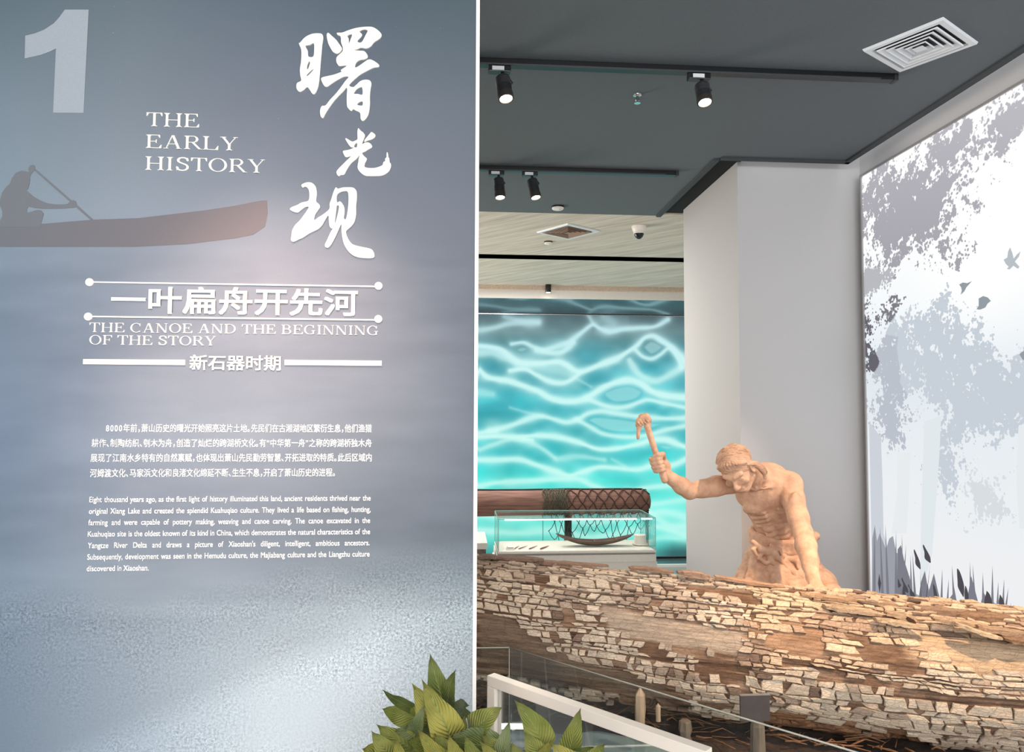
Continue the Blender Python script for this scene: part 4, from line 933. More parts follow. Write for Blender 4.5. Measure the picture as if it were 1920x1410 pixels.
def base_colour(P, u, th):
    n = fbm(u * 26, th * 9, 4); g = fbm(u * 9, th * 70, 3)
    c0 = np.array([124, 94, 74.]); c1 = np.array([180, 148, 124.]); c2 = np.array([76, 55, 44.])
    t = np.clip((n - .35) * 2.2 + (g - .5) * 1.5, 0, 1)[:, None]; C = c0 * (1 - t) + c1 * t
    d = np.clip((.42 - g) * 4, 0, 1)[:, None]; C = C * (1 - d) + c2 * d
    pp = proj(P)
    def patch(poly, col, edge, a=0.85):
        nonlocal C
        m = inpoly(pp[:, 0], pp[:, 1], poly); dd = seg_dist(pp[:, 0], pp[:, 1], poly + [poly[0]])
        w = (m * np.clip(dd / edge, 0, 1) * a)[:, None]; v = (0.88 + 0.26 * g)[:, None]
        C = C * (1 - w) + np.array(col) * v * w
    front = (np.sin(th) < 0.98)
    patch([(1128,1128),(1210,1150),(1300,1165),(1400,1180),(1396,1210),(1388,1235),(1330,1222),(1250,1212),(1180,1198),(1140,1180),(1120,1150)], (196, 176, 156), 8)
    patch([(895,1140),(960,1155),(985,1180),(1060,1210),(1150,1250),(1250,1280),(1250,1320),(1100,1280),(895,1240)], (140, 118, 100), 10)
    patch([(1640,1150),(1960,1200),(1960,1300),(1800,1290),(1700,1240)], (214, 184, 152), 20, 0.9)
    patch([(1400,1150),(1560,1160),(1620,1230),(1500,1245),(1405,1215)], (190, 150, 118), 15, 0.7)
    patch([(1400,1315),(1520,1330),(1700,1370),(1960,1420),(1960,1500),(1400,1500)], (150, 108, 78), 12, 0.8)
    return C
nu, nth = 1100, 300
uu, tt = np.meshgrid(np.linspace(0, 1, nu), np.linspace(0, 2 * math.pi, nth, endpoint=False), indexing='ij')
rm = log_r(uu, tt)
# the hollow, broken underside: bite pieces out of the lower front
dth = (tt + math.pi) % (2 * math.pi) - math.pi
und = np.clip((-math.radians(38) - dth) / 0.25, 0, 1) * (dth < 0)
rm = rm - und * np.clip((fbm(uu * 30, dth * 6 + 20, 4) - .42) * 3, 0, 1) * 0.45 * (dth > -2.6)
Pl = log_pt(uu, tt, 0.0, rm).reshape(-1, 3)
Cl = base_colour(Pl, uu.ravel(), dth.ravel())
LOG = thing('ancient_log', 'huge weathered log with cracked bark lying across the platform in front of the sculpture', 'log', (0.9, 3.05, ZPL))
me = fast_mesh('log_wood', Pl, grid_faces(nu, nth, True)); vattr(me, 'tone', s2l(Cl))
def log_mat(name, crack=60.0, camt=0.5, lo=0.72):
    m, nt, b, out = newmat(name); b.inputs['Roughness'].default_value = 0.85; b.inputs['Specular IOR Level'].default_value = 0.25
    at = N(nt, 'ShaderNodeAttribute', attribute_name='tone'); tc = N(nt, 'ShaderNodeTexCoord')
    mq = N(nt, 'ShaderNodeMapping'); mq.inputs['Rotation'].default_value = (0, math.radians(-3.5), math.radians(15)); nt.links.new(tc.outputs['Object'], mq.inputs[0])
    mp = N(nt, 'ShaderNodeMapping'); mp.inputs['Scale'].default_value = (4, 34, 48)
    nt.links.new(mq.outputs[0], mp.inputs[0])
    nz = N(nt, 'ShaderNodeTexNoise'); setv(nz, Scale=3.0, Detail=7, Roughness=0.7); nt.links.new(mp.outputs[0], nz.inputs['Vector'])
    mr = N(nt, 'ShaderNodeMapRange'); mr.inputs[1].default_value = 0.3; mr.inputs[2].default_value = 0.7; mr.inputs[3].default_value = lo; mr.inputs[4].default_value = 1.2
    nt.links.new(nz.outputs[0], mr.inputs[0])
    mp2 = N(nt, 'ShaderNodeMapping'); mp2.inputs['Scale'].default_value = (0.55, 1.2, 1.4); nt.links.new(tc.outputs['Object'], mp2.inputs[0])
    vo = N(nt, 'ShaderNodeTexVoronoi', feature='DISTANCE_TO_EDGE'); vo.inputs['Scale'].default_value = crack; nt.links.new(mp2.outputs[0], vo.inputs['Vector'])
    vr = N(nt, 'ShaderNodeMapRange'); vr.inputs[1].default_value = 0.0; vr.inputs[2].default_value = 0.07; vr.inputs[3].default_value = 1 - camt; vr.inputs[4].default_value = 1.0
    nt.links.new(vo.outputs['Distance'], vr.inputs[0])
    mu = N(nt, 'ShaderNodeMath', operation='MULTIPLY'); nt.links.new(mr.outputs[0], mu.inputs[0]); nt.links.new(vr.outputs[0], mu.inputs[1])
    sc = N(nt, 'ShaderNodeVectorMath', operation='SCALE'); nt.links.new(at.outputs['Color'], sc.inputs[0]); nt.links.new(mu.outputs[0], sc.inputs['Scale'])
    nt.links.new(sc.outputs[0], b.inputs['Base Color'])
    bp = N(nt, 'ShaderNodeBump'); bp.inputs['Strength'].default_value = 1.0; bp.inputs['Distance'].default_value = 0.004
    nt.links.new(mu.outputs[0], bp.inputs['Height']); nt.links.new(bp.outputs[0], b.inputs['Normal'])
    return m
M_LOG = log_mat('weathered_log_wood', 55, 0.25, 0.5); M_BARK = log_mat('cracked_bark', 75, 0.30)
link('log_wood', me, M_LOG, LOG, True)
for u_, nm in ((0.0, 0), (1.0, 1)):       # rough end grain
    ring = log_pt(np.full(nth, u_), np.linspace(0, 2 * math.pi, nth, endpoint=False), 0.0, log_r(np.full(nth, u_), np.linspace(0, 2 * math.pi, nth, endpoint=False)))
    c, r = axis(np.array(u_)); vs = list(map(tuple, ring)) + [tuple(c + (ring[i] - c) * .5 + rng.normal(0, .006, 3)) for i in range(nth)] + [tuple(c)]
    fs = [(i, (i + 1) % nth, nth + (i + 1) % nth, nth + i) for i in range(nth)] + [(nth + i, nth + (i + 1) % nth, 2 * nth) for i in range(nth)]
    o = mesh_obj('log_end', vs, fs, None, LOG); vattr(o.data, 'tone', np.tile(s2l(np.array([120, 92, 72.])), (len(vs), 1))); o.data.materials.append(M_LOG)

# ---- bark: cracked blocks in courses that follow the grain
NO_BARK = [
 [(1128,1132),(1210,1153),(1300,1168),(1400,1186),(1396,1210),(1392,1238),(1330,1222),(1250,1212),(1190,1196),(1150,1180),(1125,1156)],
 [(880,1148),(955,1158),(985,1172),(980,1190),(1050,1205),(1030,1218),(1130,1250),(1200,1268),(1290,1300),(1290,1330),(1100,1290),(880,1260)],
 [(1050,1138),(1085,1145),(1088,1180),(1055,1178)], [(1195,1200),(1255,1218),(1255,1245),(1225,1232),(1200,1215)],
 [(1130,1250),(1170,1245),(1175,1270),(1140,1272)], [(1305,1225),(1400,1245),(1400,1310),(1380,1280),(1310,1255)],
 [(1450,1180),(1545,1185),(1555,1210),(1570,1225),(1560,1240),(1480,1225),(1425,1205)],
 [(1690,1185),(1960,1215),(1960,1262),(1830,1262),(1740,1215)], [(1600,1195),(1700,1215),(1740,1260),(1700,1260),(1600,1225)],
 [(1385,1318),(1510,1335),(1600,1352),(1690,1380),(1960,1440),(1960,1560),(1385,1560)],
 [(1480,1243),(1590,1278),(1720,1306),(1950,1338),(1950,1322),(1720,1292),(1590,1264),(1480,1233)],
 [(1010,1085),(1025,1080),(1030,1100),(1015,1105)], [(1280,1100),(1400,1110),(1420,1130),(1330,1120)],
]
KEEP = [[(1085,1155),(1128,1158),(1128,1178),(1085,1180)], [(1510,1325),(1585,1335),(1585,1360),(1510,1350)], [(1600,1345),(1640,1350),(1640,1385),(1600,1370)]]
rb = random.Random(11)
chunks = []
nrow = 70; dth0 = 2 * math.pi / nrow
_rh = np.array([rb.choice([0.6, 0.75, 0.9, 1.1, 1.2, 1.35]) for _ in range(160)]); _rc = (np.cumsum(_rh) - np.cumsum(_rh)[60]) * dth0
def rowth(k, u):    # wavy course boundaries
    b0 = _rc[int(k) + 60]; uu_ = np.asarray(u) * LLEN
    return b0 + (fbm(uu_ * 1.7 + 3, np.full(np.shape(u), b0 * 3.0), 3) - .5) * 0.20 + (fbm(uu_ * 14, np.full(np.shape(u), k * 7.7), 2) - .5) * 0.030
k0, k1 = int(np.searchsorted(_rc, -math.radians(62))) - 60, int(np.searchsorted(_rc, math.radians(125))) - 60
for k in range(k0, k1):
    if rb.random() < 0.28 and k % 2: pass
    s = rb.random() * 0.05
    span = 1 if rb.random() < 0.72 else 1
    while s < LLEN - 0.03:
        uc = s / LLEN
        thc = float((rowth(k, uc) + rowth(k + 1, uc)) / 2)
        pc_ = proj(log_pt(np.array([uc]), np.array([thc]))[0])
        ln = rb.uniform(0.024, 0.060)
        if pc_[0] > 1400: ln *= rb.uniform(1.0, 1.7)
        if pc_[1] < 1120: ln *= 1.15
        s1 = min(s + ln, LLEN - 0.01); um = (s + s1) / 2 / LLEN
        pm = proj(log_pt(np.array([um]), np.array([thc]))[0])
        ok = not any(inpoly(pm[0:1], pm[1:2], q)[0] for q in NO_BARK)
        if not ok and any(inpoly(pm[0:1], pm[1:2], q)[0] for q in KEEP): ok = True
        dens_ = float(fbm(np.array([um * 24.]), np.array([thc * 5.]), 3)[0])
        if thc < -math.radians(33): ok = ok and dens_ > 0.40
        if dens_ < 0.16: ok = False
        if pm[0] < 860 or pm[0] > 2000: ok = ok and rb.random() < 0.85
        if ok and rb.random() < 0.965: chunks.append((k, s, s1, pm[0], pm[1]))
        s = s1
print('chunks', len(chunks))
def chunk_mesh(k, s0, s1, seedv):
    r_ = random.Random(seedv); sk = r_.uniform(-.34, .34) * (s1 - s0)
    g = 0.0010 + r_.random() ** 2 * 0.0024; gu = g / LLEN; gt = g / 0.26; gt0 = gt + (0.017 if k % 6 == 0 else 0)
    # outline in (s, fraction across the course)
    pts = []
    nb = 3 if s1 - s0 > .05 else 2
    for i in range(nb + 1): pts.append([s0 + (s1 - s0) * i / nb, 0.0])
    pts.append([s1 + sk * .5 + r_.uniform(-.005, .004), r_.uniform(.35, .65)])
    for i in range(nb + 1): pts.append([s1 + sk - (s1 - s0) * i / nb, 1.0])
    pts.append([s0 + sk * .5 + r_.uniform(-.002, .002), 0.5])
    U = []; T = []
    cs = (s0 + s1 + sk) / 2
    for q in pts:
        ss = q[0] + (g if q[0] < cs else -g) * (1 if abs(q[0] - cs) > .004 else 0); u = min(max(ss / LLEN, 0), 1)
        a, b_ = float(rowth(k, u)), float(rowth(k + 1, u)); fr = q[1]; th = a + (b_ - a) * fr
        th += (gt0 if fr < .3 else (-gt if fr > .7 else 0)) + r_.uniform(-1, 1) * 0.006
        U.append(u + r_.uniform(-1, 1) * 0.0009); T.append(th)
    U = np.array(U); T = np.array(T); n = len(U)
    h = r_.choice([0.005, 0.007, 0.008, 0.009, 0.011, 0.016]) * r_.uniform(.8, 1.15)
    tu, tv = r_.uniform(-.25, .25), r_.uniform(-.25, .25)
    cu_, ct_ = U.mean(), T.mean(); 
    def shr(f): return cu_ + (U - cu_) * f, ct_ + (T - ct_) * f
    base_k = log_r(np.full(n, cu_), np.full(n, ct_)) * .5 + log_r(U, T) * .5
    _, rr = axis(np.array([cu_])); 
    def hh(Ua, Ta, h0): return h0 + tu * 0.012 * (Ua - cu_) * LLEN / .03 + tv * 0.012 * (Ta - ct_) / .05
    L0 = log_pt(U, T, np.full(n, -0.010), base_k)
    L1 = log_pt(U, T, hh(U, T, h * .72), base_k)
    u2, t2 = shr(.88); L2 = log_pt(u2, t2, hh(u2, t2, h), base_k)
    cc = log_pt(np.array([cu_]), np.array([ct_]), np.array([h * 1.04]), np.array([base_k.mean()]))
    vs = np.vstack([L0, L1, L2, cc]); fs = []
    for i in range(n):
        j = (i + 1) % n; fs += [(i, j, n + j, n + i), (n + i, n + j, 2 * n + j, 2 * n + i), (2 * n + i, 2 * n + j, 3 * n)]
    return vs, fs, n
def chunk_tone(px, py, seedv, n, tot):
    r_ = random.Random(seedv + 999)
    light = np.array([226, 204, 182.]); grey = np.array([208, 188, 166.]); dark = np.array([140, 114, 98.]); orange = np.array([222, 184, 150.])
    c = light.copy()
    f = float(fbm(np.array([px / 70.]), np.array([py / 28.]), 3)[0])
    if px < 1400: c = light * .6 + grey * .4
    else: c = orange * .65 + light * .35  # warm lighting of the right half painted into the bark tone
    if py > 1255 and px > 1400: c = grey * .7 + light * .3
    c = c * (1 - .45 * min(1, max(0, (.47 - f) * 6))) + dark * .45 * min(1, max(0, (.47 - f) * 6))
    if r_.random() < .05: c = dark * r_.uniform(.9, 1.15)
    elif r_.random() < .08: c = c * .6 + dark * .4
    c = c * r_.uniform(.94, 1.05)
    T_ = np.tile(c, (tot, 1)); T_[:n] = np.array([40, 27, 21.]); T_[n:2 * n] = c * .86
    return s2l(T_)
big = []
for i, ch in enumerate(chunks):
    vs, fs, n = chunk_mesh(ch[0], ch[1], ch[2], i * 13 + 5)
    q = proj(vs[n:2 * n]); inside = (880 < ch[3] < 1930) and ch[4] < 1420
    x_, y_ = q[:, 0], q[:, 1]; area = 0.5 * abs(np.dot(x_, np.roll(y_, 1)) - np.dot(y_, np.roll(x_, 1))) if inside else 0
    big.append((area, i, vs, fs, n, ch))
big.sort(key=lambda a: -a[0])
rv, rf, rt = [], [], []; nbark = 0; off = 0
for rank, (area, i, vs, fs, n, ch) in enumerate(big):
    tone = chunk_tone(ch[3], ch[4], i, n, len(vs))
    if rank < 290:
        o = mesh_obj('bark_block', vs, fs, M_BARK, LOG); vattr(o.data, 'tone', tone)
    else:
        rv.append(vs); rf += [tuple(a + off for a in f) for f in fs]; rt.append(tone); off += len(vs)
o = mesh_obj('small_bark_blocks', np.vstack(rv), rf, M_BARK, LOG); vattr(o.data, 'tone', np.vstack(rt)); o['kind'] = 'stuff'

# ---- long split slabs along the top right, and loose strips
def slab(pts_px, y_off, w, h, col, seedv):
    """a splintered plank lying on the log: pixels give its run, w across, h thick"""
    r_ = random.Random(seedv); n = 10; P_ = spline(pts_px, 6); idx = np.linspace(0, len(P_) - 1, n).astype(int); vs = []
    for q, ii in enumerate(idx):
        px, py = P_[ii]; xg = np.linspace(0, 1, 400)
        # march to the log surface: pick the axis depth at this picture column
        dpt = np.interp((px - 856) / FPX * 3.0, AXA[:, 0], AXA[:, 1]) + y_off
        c = on_y(px, py, dpt); e = math.sin(math.pi * min(max((q + .15) / (n - .7), 0), 1)) ** .5
        ww = w * (0.35 + .65 * e) * r_.uniform(.85, 1.15); hh_ = h * (0.4 + .6 * e) * r_.uniform(.8, 1.2)
        for a, b_ in ((-.5, -.6), (.5, -.6), (.55, .1), (.25, .45), (-.2, .5), (-.5, .2)): vs.append((c[0] + r_.uniform(-.002, .002), c[1] + a * ww, c[2] + b_ * hh_ + r_.uniform(-.001, .001)))
    fs = []
    for q in range(n - 1):
        for j in range(6): j2 = (j + 1) % 6; fs.append((q * 6 + j, q * 6 + j2, (q + 1) * 6 + j2, (q + 1) * 6 + j))
    fs += [tuple(range(6)), tuple((n - 1) * 6 + j for j in range(6))]
    o = mesh_obj('split_slab', vs, fs, M_LOG, LOG); vattr(o.data, 'tone', np.tile(s2l(np.array(col, float)), (len(vs), 1)))
    bm = bmesh.new(); bm.from_mesh(o.data); bmesh.ops.recalc_face_normals(bm, faces=bm.faces[:]); bm.to_mesh(o.data); bm.free()
SL = [([(1545,1136),(1600,1142),(1650,1150)], -.12, .06, .022, (206,176,146)), ([(1575,1122),(1640,1128),(1700,1134)], -.02, .06, .02, (190,158,130)),
      ([(1500,1112),(1560,1120),(1620,1127)], -.04, .05, .016, (196,160,128)), ([(1660,1148),(1700,1156),(1715,1158)], -.13, .05, .02, (200,170,140)),
      ([(1700,1136),(1760,1143),(1800,1146)], -.03, .07, .022, (168,138,114)), ([(1780,1150),(1850,1156),(1940,1162)], -.03, .08, .034, (158,126,100)),
      ([(1640,1160),(1690,1168),(1738,1176)], -.16, .05, .016, (212,184,152)), ([(1750,1160),(1800,1166),(1850,1172)], -.13, .05, .018, (196,166,138)),
      ([(1790,1168),(1840,1186),(1878,1196)], -.17, .045, .016, (218,190,158)), ([(1700,1158),(1712,1166),(1716,1174)], -.15, .03, .02, (90,66,50)),
      ([(1830,1174),(1880,1182),(1950,1194)], -.15, .05, .022, (180,150,122)), ([(1880,1196),(1920,1202),(1970,1210)], -.18, .05, .02, (150,118,92)),
      ([(1270,1072),(1300,1074),(1330,1080)], -.02, .05, .018, (170,140,120)), ([(1000,1052),(1060,1056),(1140,1060)], .02, .06, .014, (150,122,104)),
      ([(930,1044),(980,1046),(1020,1049)], .0, .06, .016, (140,116,100)), ([(1340,1080),(1400,1090),(1470,1100)], -.0, .05, .014, (188,150,122)),
      ([(1180,1064),(1220,1066),(1262,1072)], -.0, .05, .016, (160,130,110)), ([(895,1045),(915,1042),(940,1045)], -.02, .05, .016, (134,112,98))]
for i, a in enumerate(SL): slab(*a, seedv=i)

# ---- soil bed, debris, stakes below the log
M_SOIL = mat('dark_soil', S(52, 38, 30), 0.95, nscale=30, namt=0.5, bump=0.006, bscale=60)
nx_, ny2 = 150, 60
gx, gy = np.meshgrid(np.linspace(0, 1, nx_), np.linspace(0, 1, ny2), indexing='ij')
X_ = -0.85 + gx * (XL - 0.06 + 0.85); yf = np.interp(X_, [-.9, .1, .6, 1.2, 1.7, 2.2], [3.14, 3.12, 2.97, 2.70, 2.45, 2.25]) + (fbm(X_ * 5, X_ * 0, 3) - .5) * .12
yb = np.interp(X_, [-.9, 2.2], [3.75, 3.2]); Y_ = yf + gy * (yb - yf)
Z_ = ZPL + np.minimum(1, gy * 6) * (0.012 + 0.05 * fbm(X_ * 7, Y_ * 7, 4)) * np.clip((1 - gy) * 8, 0, 1)
ob = fast_mesh('soil', np.stack([X_, Y_, Z_], -1).reshape(-1, 3), grid_faces(nx_, ny2))
soil = link('soil_bed', ob, M_SOIL, None, True); tag(soil, 'bed of dark brown soil under the log', 'soil', kind='stuff')
M_TWIG = mat('brown_root_wood', S(120, 84, 56), 0.85, nscale=60, namt=0.3, bump=0.001)
tw = MB(); r_ = random.Random(5)
for i in range(170):
    x = r_.uniform(0.0, 1.9); y = float(np.interp(x, [-.9, .1, .6, 1.2, 1.7, 2.2], [3.14, 3.12, 2.97, 2.70, 2.45, 2.25])) + r_.uniform(0.02, 0.22)
    a = r_.gauss(0.0, .5) - .35; L = r_.uniform(.04, .16); z = ZPL + r_.uniform(.03, .09)
    d = Vector((math.cos(a), math.sin(a), r_.uniform(-.1, .15))); p0 = Vector((x, y, z)); rr = r_.uniform(.0015, .004)
    tw.tube([p0, p0 + d * L * .5 + Vector((0, 0, r_.uniform(-.01, .02))), p0 + d * L], [rr, rr * .9, rr * .4], 5)
o = tw.build('root_debris', M_TWIG, None, True); tag(o, 'tangle of dry brown roots and twigs on the soil below the log', 'roots', kind='stuff')
M_STAKE = mat('pale_grey_stake', S(176, 152, 128), 0.85, nscale=40, namt=0.2, bump=0.0015, stretch=(1, 1, .2))
M_STAKED = mat('dark_grey_brown_post', S(112, 98, 84), 0.9, nscale=40, namt=0.3, bump=0.002, stretch=(1, 1, .2))
def stake(px, py0, py1, Y, w, label, m=None, tip=1.0):
    a = on_y(px, py0, Y); b_ = on_y(px, py1, Y); r0 = w
    n = 7; mb = MB(); r2 = random.Random(int(px)); pr = [(0, 1.0), (.35, .93), (1.0, .82), (1.05, .5), (.95, .2), (1.05, 0.0)] if tip == 1.0 else [(.0, .99), (.75, 1.0), (.95, .93), (1.1, .5), (.85, .2), (1.1, 0.0)]
    vs = []
    for rr, f in pr:
        for k in range(n):
            an = 2 * math.pi * k / n; q = rr * r0 * r2.uniform(.9, 1.1); vs.append((a[0] + math.cos(an) * q, a[1] + math.sin(an) * q, b_[2] + (a[2] - b_[2]) * f))
    fs = [(i * n + k, i * n + (k + 1) % n, (i + 1) * n + (k + 1) % n, (i + 1) * n + k) for i in range(len(pr) - 1) for k in range(n)]
    fs += [tuple(range(n)), tuple((len(pr) - 1) * n + k for k in range(n))]
    mb.add(vs, fs); o = mb.build('wooden_stake', m or M_STAKE); return tag(o, label, 'stake', 'stakes supporting the log')
stake(1200, 1287, 1372, 2.80, 0.020, 'pointed pale wooden stake standing under the middle of the log')
stake(1234, 1318, 1352, 2.84, 0.010, 'thin stub of a stake just right of the pointed stake')
stake(1285, 1350, 1388, 2.66, 0.022, 'short rough stump between the stakes below the log', M_STAKED, 0)
stake(1421, 1352, 1470, 2.42, 0.024, 'thick grey-brown post below the dark plate in front of the log', M_STAKED, 0)
sg = thing('dark_plate', 'dark rectangular plate standing in front of the log', 'plate', on_y(1416, 1350, 2.40))
a = on_y(1388, 1305, 2.40); b_ = on_y(1444, 1352, 2.40)
boxo('plate', (a[0], 2.40, b_[2]), (b_[0], 2.408, a[2]), mat('plate_dark_grey', S(72, 64, 62), 0.35), sg, 0.001)
boxo('plate_edge', (a[0] - .001, 2.399, a[2]), (b_[0] + .001, 2.409, a[2] + 0.003), mat('plate_steel_edge', S(150, 146, 142), 0.3, metal=0.4), sg)
# ================================================================== clay sculpture of a man swinging an adze
class Field:
    """signed distance field on a grid, grown shape by shape, meshed with surface nets"""
    def __init__(s, lo, hi, h):
        s.lo = np.array(lo, float); s.h = h; s.n = np.ceil((np.array(hi) - s.lo) / h).astype(int) + 1
        s.F = np.full(s.n, 0.05, np.float32)
    def sub(s, lo, hi):
        a = np.clip(((np.array(lo) - s.lo) / s.h).astype(int) - 1, 0, s.n - 1); b_ = np.clip(np.ceil((np.array(hi) - s.lo) / s.h).astype(int) + 2, 1, s.n)
        sl = tuple(slice(int(i), int(j)) for i, j in zip(a, b_))
        g = [s.lo[k] + s.h * np.arange(sl[k].start, sl[k].stop) for k in range(3)]
        return sl, g[0][:, None, None], g[1][None, :, None], g[2][None, None, :]
    def mix(s, sl, d, k, cut=False):
        A = s.F[sl]; d = d.astype(np.float32)
        if cut:
            h_ = np.clip(.5 - .5 * (A + d) / k, 0, 1); s.F[sl] = A * (1 - h_) + (-d) * h_ + k * h_ * (1 - h_)
        else:
            h_ = np.clip(.5 + .5 * (A - d) / k, 0, 1); s.F[sl] = A * (1 - h_) + d * h_ - k * h_ * (1 - h_)
    def cone(s, a, b_, ra, rb, k=0.015, cut=False):
        a = np.array(a, float); b_ = np.array(b_, float); r = max(ra, rb) + .05
        sl, X, Y, Z = s.sub(np.minimum(a, b_) - r, np.maximum(a, b_) + r); ab = b_ - a; L = ab @ ab + 1e-12
        t = np.clip(((X - a[0]) * ab[0] + (Y - a[1]) * ab[1] + (Z - a[2]) * ab[2]) / L, 0, 1)
        d = np.sqrt((X - a[0] - t * ab[0]) ** 2 + (Y - a[1] - t * ab[1]) ** 2 + (Z - a[2] - t * ab[2]) ** 2) - (ra + (rb - ra) * t)
        s.mix(sl, d, k, cut)
    def chain(s, pts, rs, k=0.015, cut=False):
        for i in range(len(pts) - 1): s.cone(pts[i], pts[i + 1], rs[i], rs[i + 1], k, cut)
    def ell(s, c, r, R=None, k=0.015, cut=False):
        c = np.array(c, float); r = np.array(r, float); m = r.max() + .05
        sl, X, Y, Z = s.sub(c - m, c + m); x, y, z = X - c[0], Y - c[1], Z - c[2]
        if R is not None:
            R = np.array(R, float)   # rows are the local axes
            x, y, z = (R[0, 0] * x + R[0, 1] * y + R[0, 2] * z), (R[1, 0] * x + R[1, 1] * y + R[1, 2] * z), (R[2, 0] * x + R[2, 1] * y + R[2, 2] * z)
        k0 = np.sqrt((x / r[0]) ** 2 + (y / r[1]) ** 2 + (z / r[2]) ** 2); k1 = np.sqrt((x / r[0] ** 2) ** 2 + (y / r[1] ** 2) ** 2 + (z / r[2] ** 2) ** 2)
        s.mix(sl, k0 * (k0 - 1) / (k1 + 1e-9), k, cut)
    def mesh(s, name):
        F = s.F; n = F.shape; I = F < 0
        cs = [(a, b_, c) for a in (0, 1) for b_ in (0, 1) for c in (0, 1)]
        sub = lambda A, a, b_, c: A[a:n[0] - 1 + a, b_:n[1] - 1 + b_, c:n[2] - 1 + c]
        cnt = sum(sub(I, *c).astype(np.int8) for c in cs); act = (cnt > 0) & (cnt < 8)
        idx = np.full(act.shape, -1, np.int64); ii = np.argwhere(act); idx[act] = np.arange(len(ii))
        val = {c: F[ii[:, 0] + c[0], ii[:, 1] + c[1], ii[:, 2] + c[2]] for c in cs}
        acc = np.zeros((len(ii), 3)); w = np.zeros(len(ii))
        for a in cs:
            for ax in range(3):
                if a[ax] == 0:
                    b_ = list(a); b_[ax] = 1; b_ = tuple(b_); va, vb = val[a], val[b_]; m = (va < 0) != (vb < 0)
                    t = np.where(m, va / np.where(m, va - vb, 1), 0); p = np.tile(np.array(a, float), (len(ii), 1)); p[:, ax] += t
                    acc[m] += p[m]; w[m] += 1
        Vt = s.lo + s.h * (ii + acc / w[:, None]); faces = []
        for ax in range(3):
            o1, o2 = [(1, 2), (2, 0), (0, 1)][ax]
            A = [slice(1, -1)] * 3; A[ax] = slice(0, n[ax] - 1); B = list(A); B[ax] = slice(1, n[ax])
            va, vb = I[tuple(A)], I[tuple(B)]; e = np.argwhere(va != vb); s1 = va[va != vb]
            base = e.copy(); base[:, o1] += 1; base[:, o2] += 1
            def cell(d1, d2):
                q = base.copy(); q[:, o1] -= d1; q[:, o2] -= d2; return idx[q[:, 0], q[:, 1], q[:, 2]]
            Q = np.stack([cell(1, 1), cell(0, 1), cell(0, 0), cell(1, 0)], 1); Q[~s1] = Q[~s1][:, ::-1]; faces.append(Q)
        Fc = np.vstack(faces); Fc = Fc[(Fc >= 0).all(1)]
        return fast_mesh(name, Vt, Fc)

def clay_mat(name='terracotta_clay', sc=(1, 1, 1), dist=0.004):
    m, nt, b, out = newmat(name); b.inputs['Roughness'].default_value = 0.72; b.inputs['Specular IOR Level'].default_value = 0.3
    tc = N(nt, 'ShaderNodeTexCoord')
    nz = N(nt, 'ShaderNodeTexNoise'); setv(nz, Scale=22.0, Detail=6, Roughness=0.65); nt.links.new(tc.outputs['Object'], nz.inputs['Vector'])
    cr = N(nt, 'ShaderNodeValToRGB'); e = cr.color_ramp.elements; e[0].position = .3; e[0].color = S(182, 140, 114); e[1].position = .7; e[1].color = S(216, 176, 148)
    nt.links.new(nz.outputs[0], cr.inputs[0]); nt.links.new(cr.outputs[0], b.inputs['Base Color'])
    n2 = N(nt, 'ShaderNodeTexNoise'); setv(n2, Scale=55.0, Detail=5, Roughness=0.6); mp = N(nt, 'ShaderNodeMapping'); mp.inputs['Scale'].default_value = sc; nt.links.new(tc.outputs['Object'], mp.inputs[0]); nt.links.new(mp.outputs[0], n2.inputs['Vector'])
    bp = N(nt, 'ShaderNodeBump'); bp.inputs['Strength'].default_value = 1.0; bp.inputs['Distance'].default_value = dist
    nt.links.new(n2.outputs[0], bp.inputs['Height']); nt.links.new(bp.outputs[0], b.inputs['Normal']); return m
M_CLAY = clay_mat(); M_HAIR = clay_mat('terracotta_hair', (0.35, 0.8, 2.0), 0.014)
def A(px, py, d): return on_y(px, py, d)
def nrm(v): v = np.array(v, float); return v / np.linalg.norm(v)
lift = lambda p, q, t: np.array(p) * (1 - t) + np.array(q) * t

pel = A(1478, 1052, 3.78); waist = A(1464, 992, 3.70); rib = A(1447, 945, 3.62); chest = A(1432, 918, 3.56); neck = A(1414, 893, 3.48)
shR = A(1370, 906, 3.54); elR = A(1292, 921, 3.46); wrR = A(1250, 891, 3.42); haR = A(1236, 872, 3.41)
shL = A(1478, 908, 3.50); elL = A(1506, 1000, 3.30); wrL = A(1524, 1082, 3.08); haL = A(1532, 1104, 3.02)
F = Field((0.70, 2.90, ZPL - 0.01), (1.98, 4.10, 1.62), 0.0055)
SPx = nrm(shL - shR)                        # across the shoulders, to image right
up = nrm(neck - pel); fw = nrm(np.cross(up, SPx)); fw = fw if fw[1] < 0 else -fw   # out of the chest, to the visitor
side = nrm(np.cross(fw, up)); side = side if side[0] > 0 else -side
RB = np.array([side, fw, up])
def B(c, s_, f_, u_): return np.array(c) + side * s_ + fw * f_ + up * u_
# trunk
F.ell(pel, (.155, .105, .12), RB, .03); F.ell(lift(pel, waist, .6), (.130, .090, .10), RB, .03); F.ell(waist, (.118, .082, .11), RB, .03)
F.ell(rib, (.132, .097, .13), RB, .03); F.ell(lift(rib, waist, .55), (.122, .088, .10), RB, .03); F.ell(chest, (.140, .100, .105), RB, .03); F.ell(B(chest, 0, -.04, .04), (.125, .07, .08), RB, .03)
F.ell(B(shL, -.03, -.02, .0), (.062, .055, .055), RB, .025); F.ell(B(shR, .03, -.02, .0), (.055, .052, .052), RB, .025)
F.cone(neck, A(1392, 880, 3.38), .05, .045, .03); F.cone(B(neck, 0, -.03, -.02), shL, .045, .040, .03); F.cone(B(neck, 0, -.03, -.02), shR, .042, .038, .03)
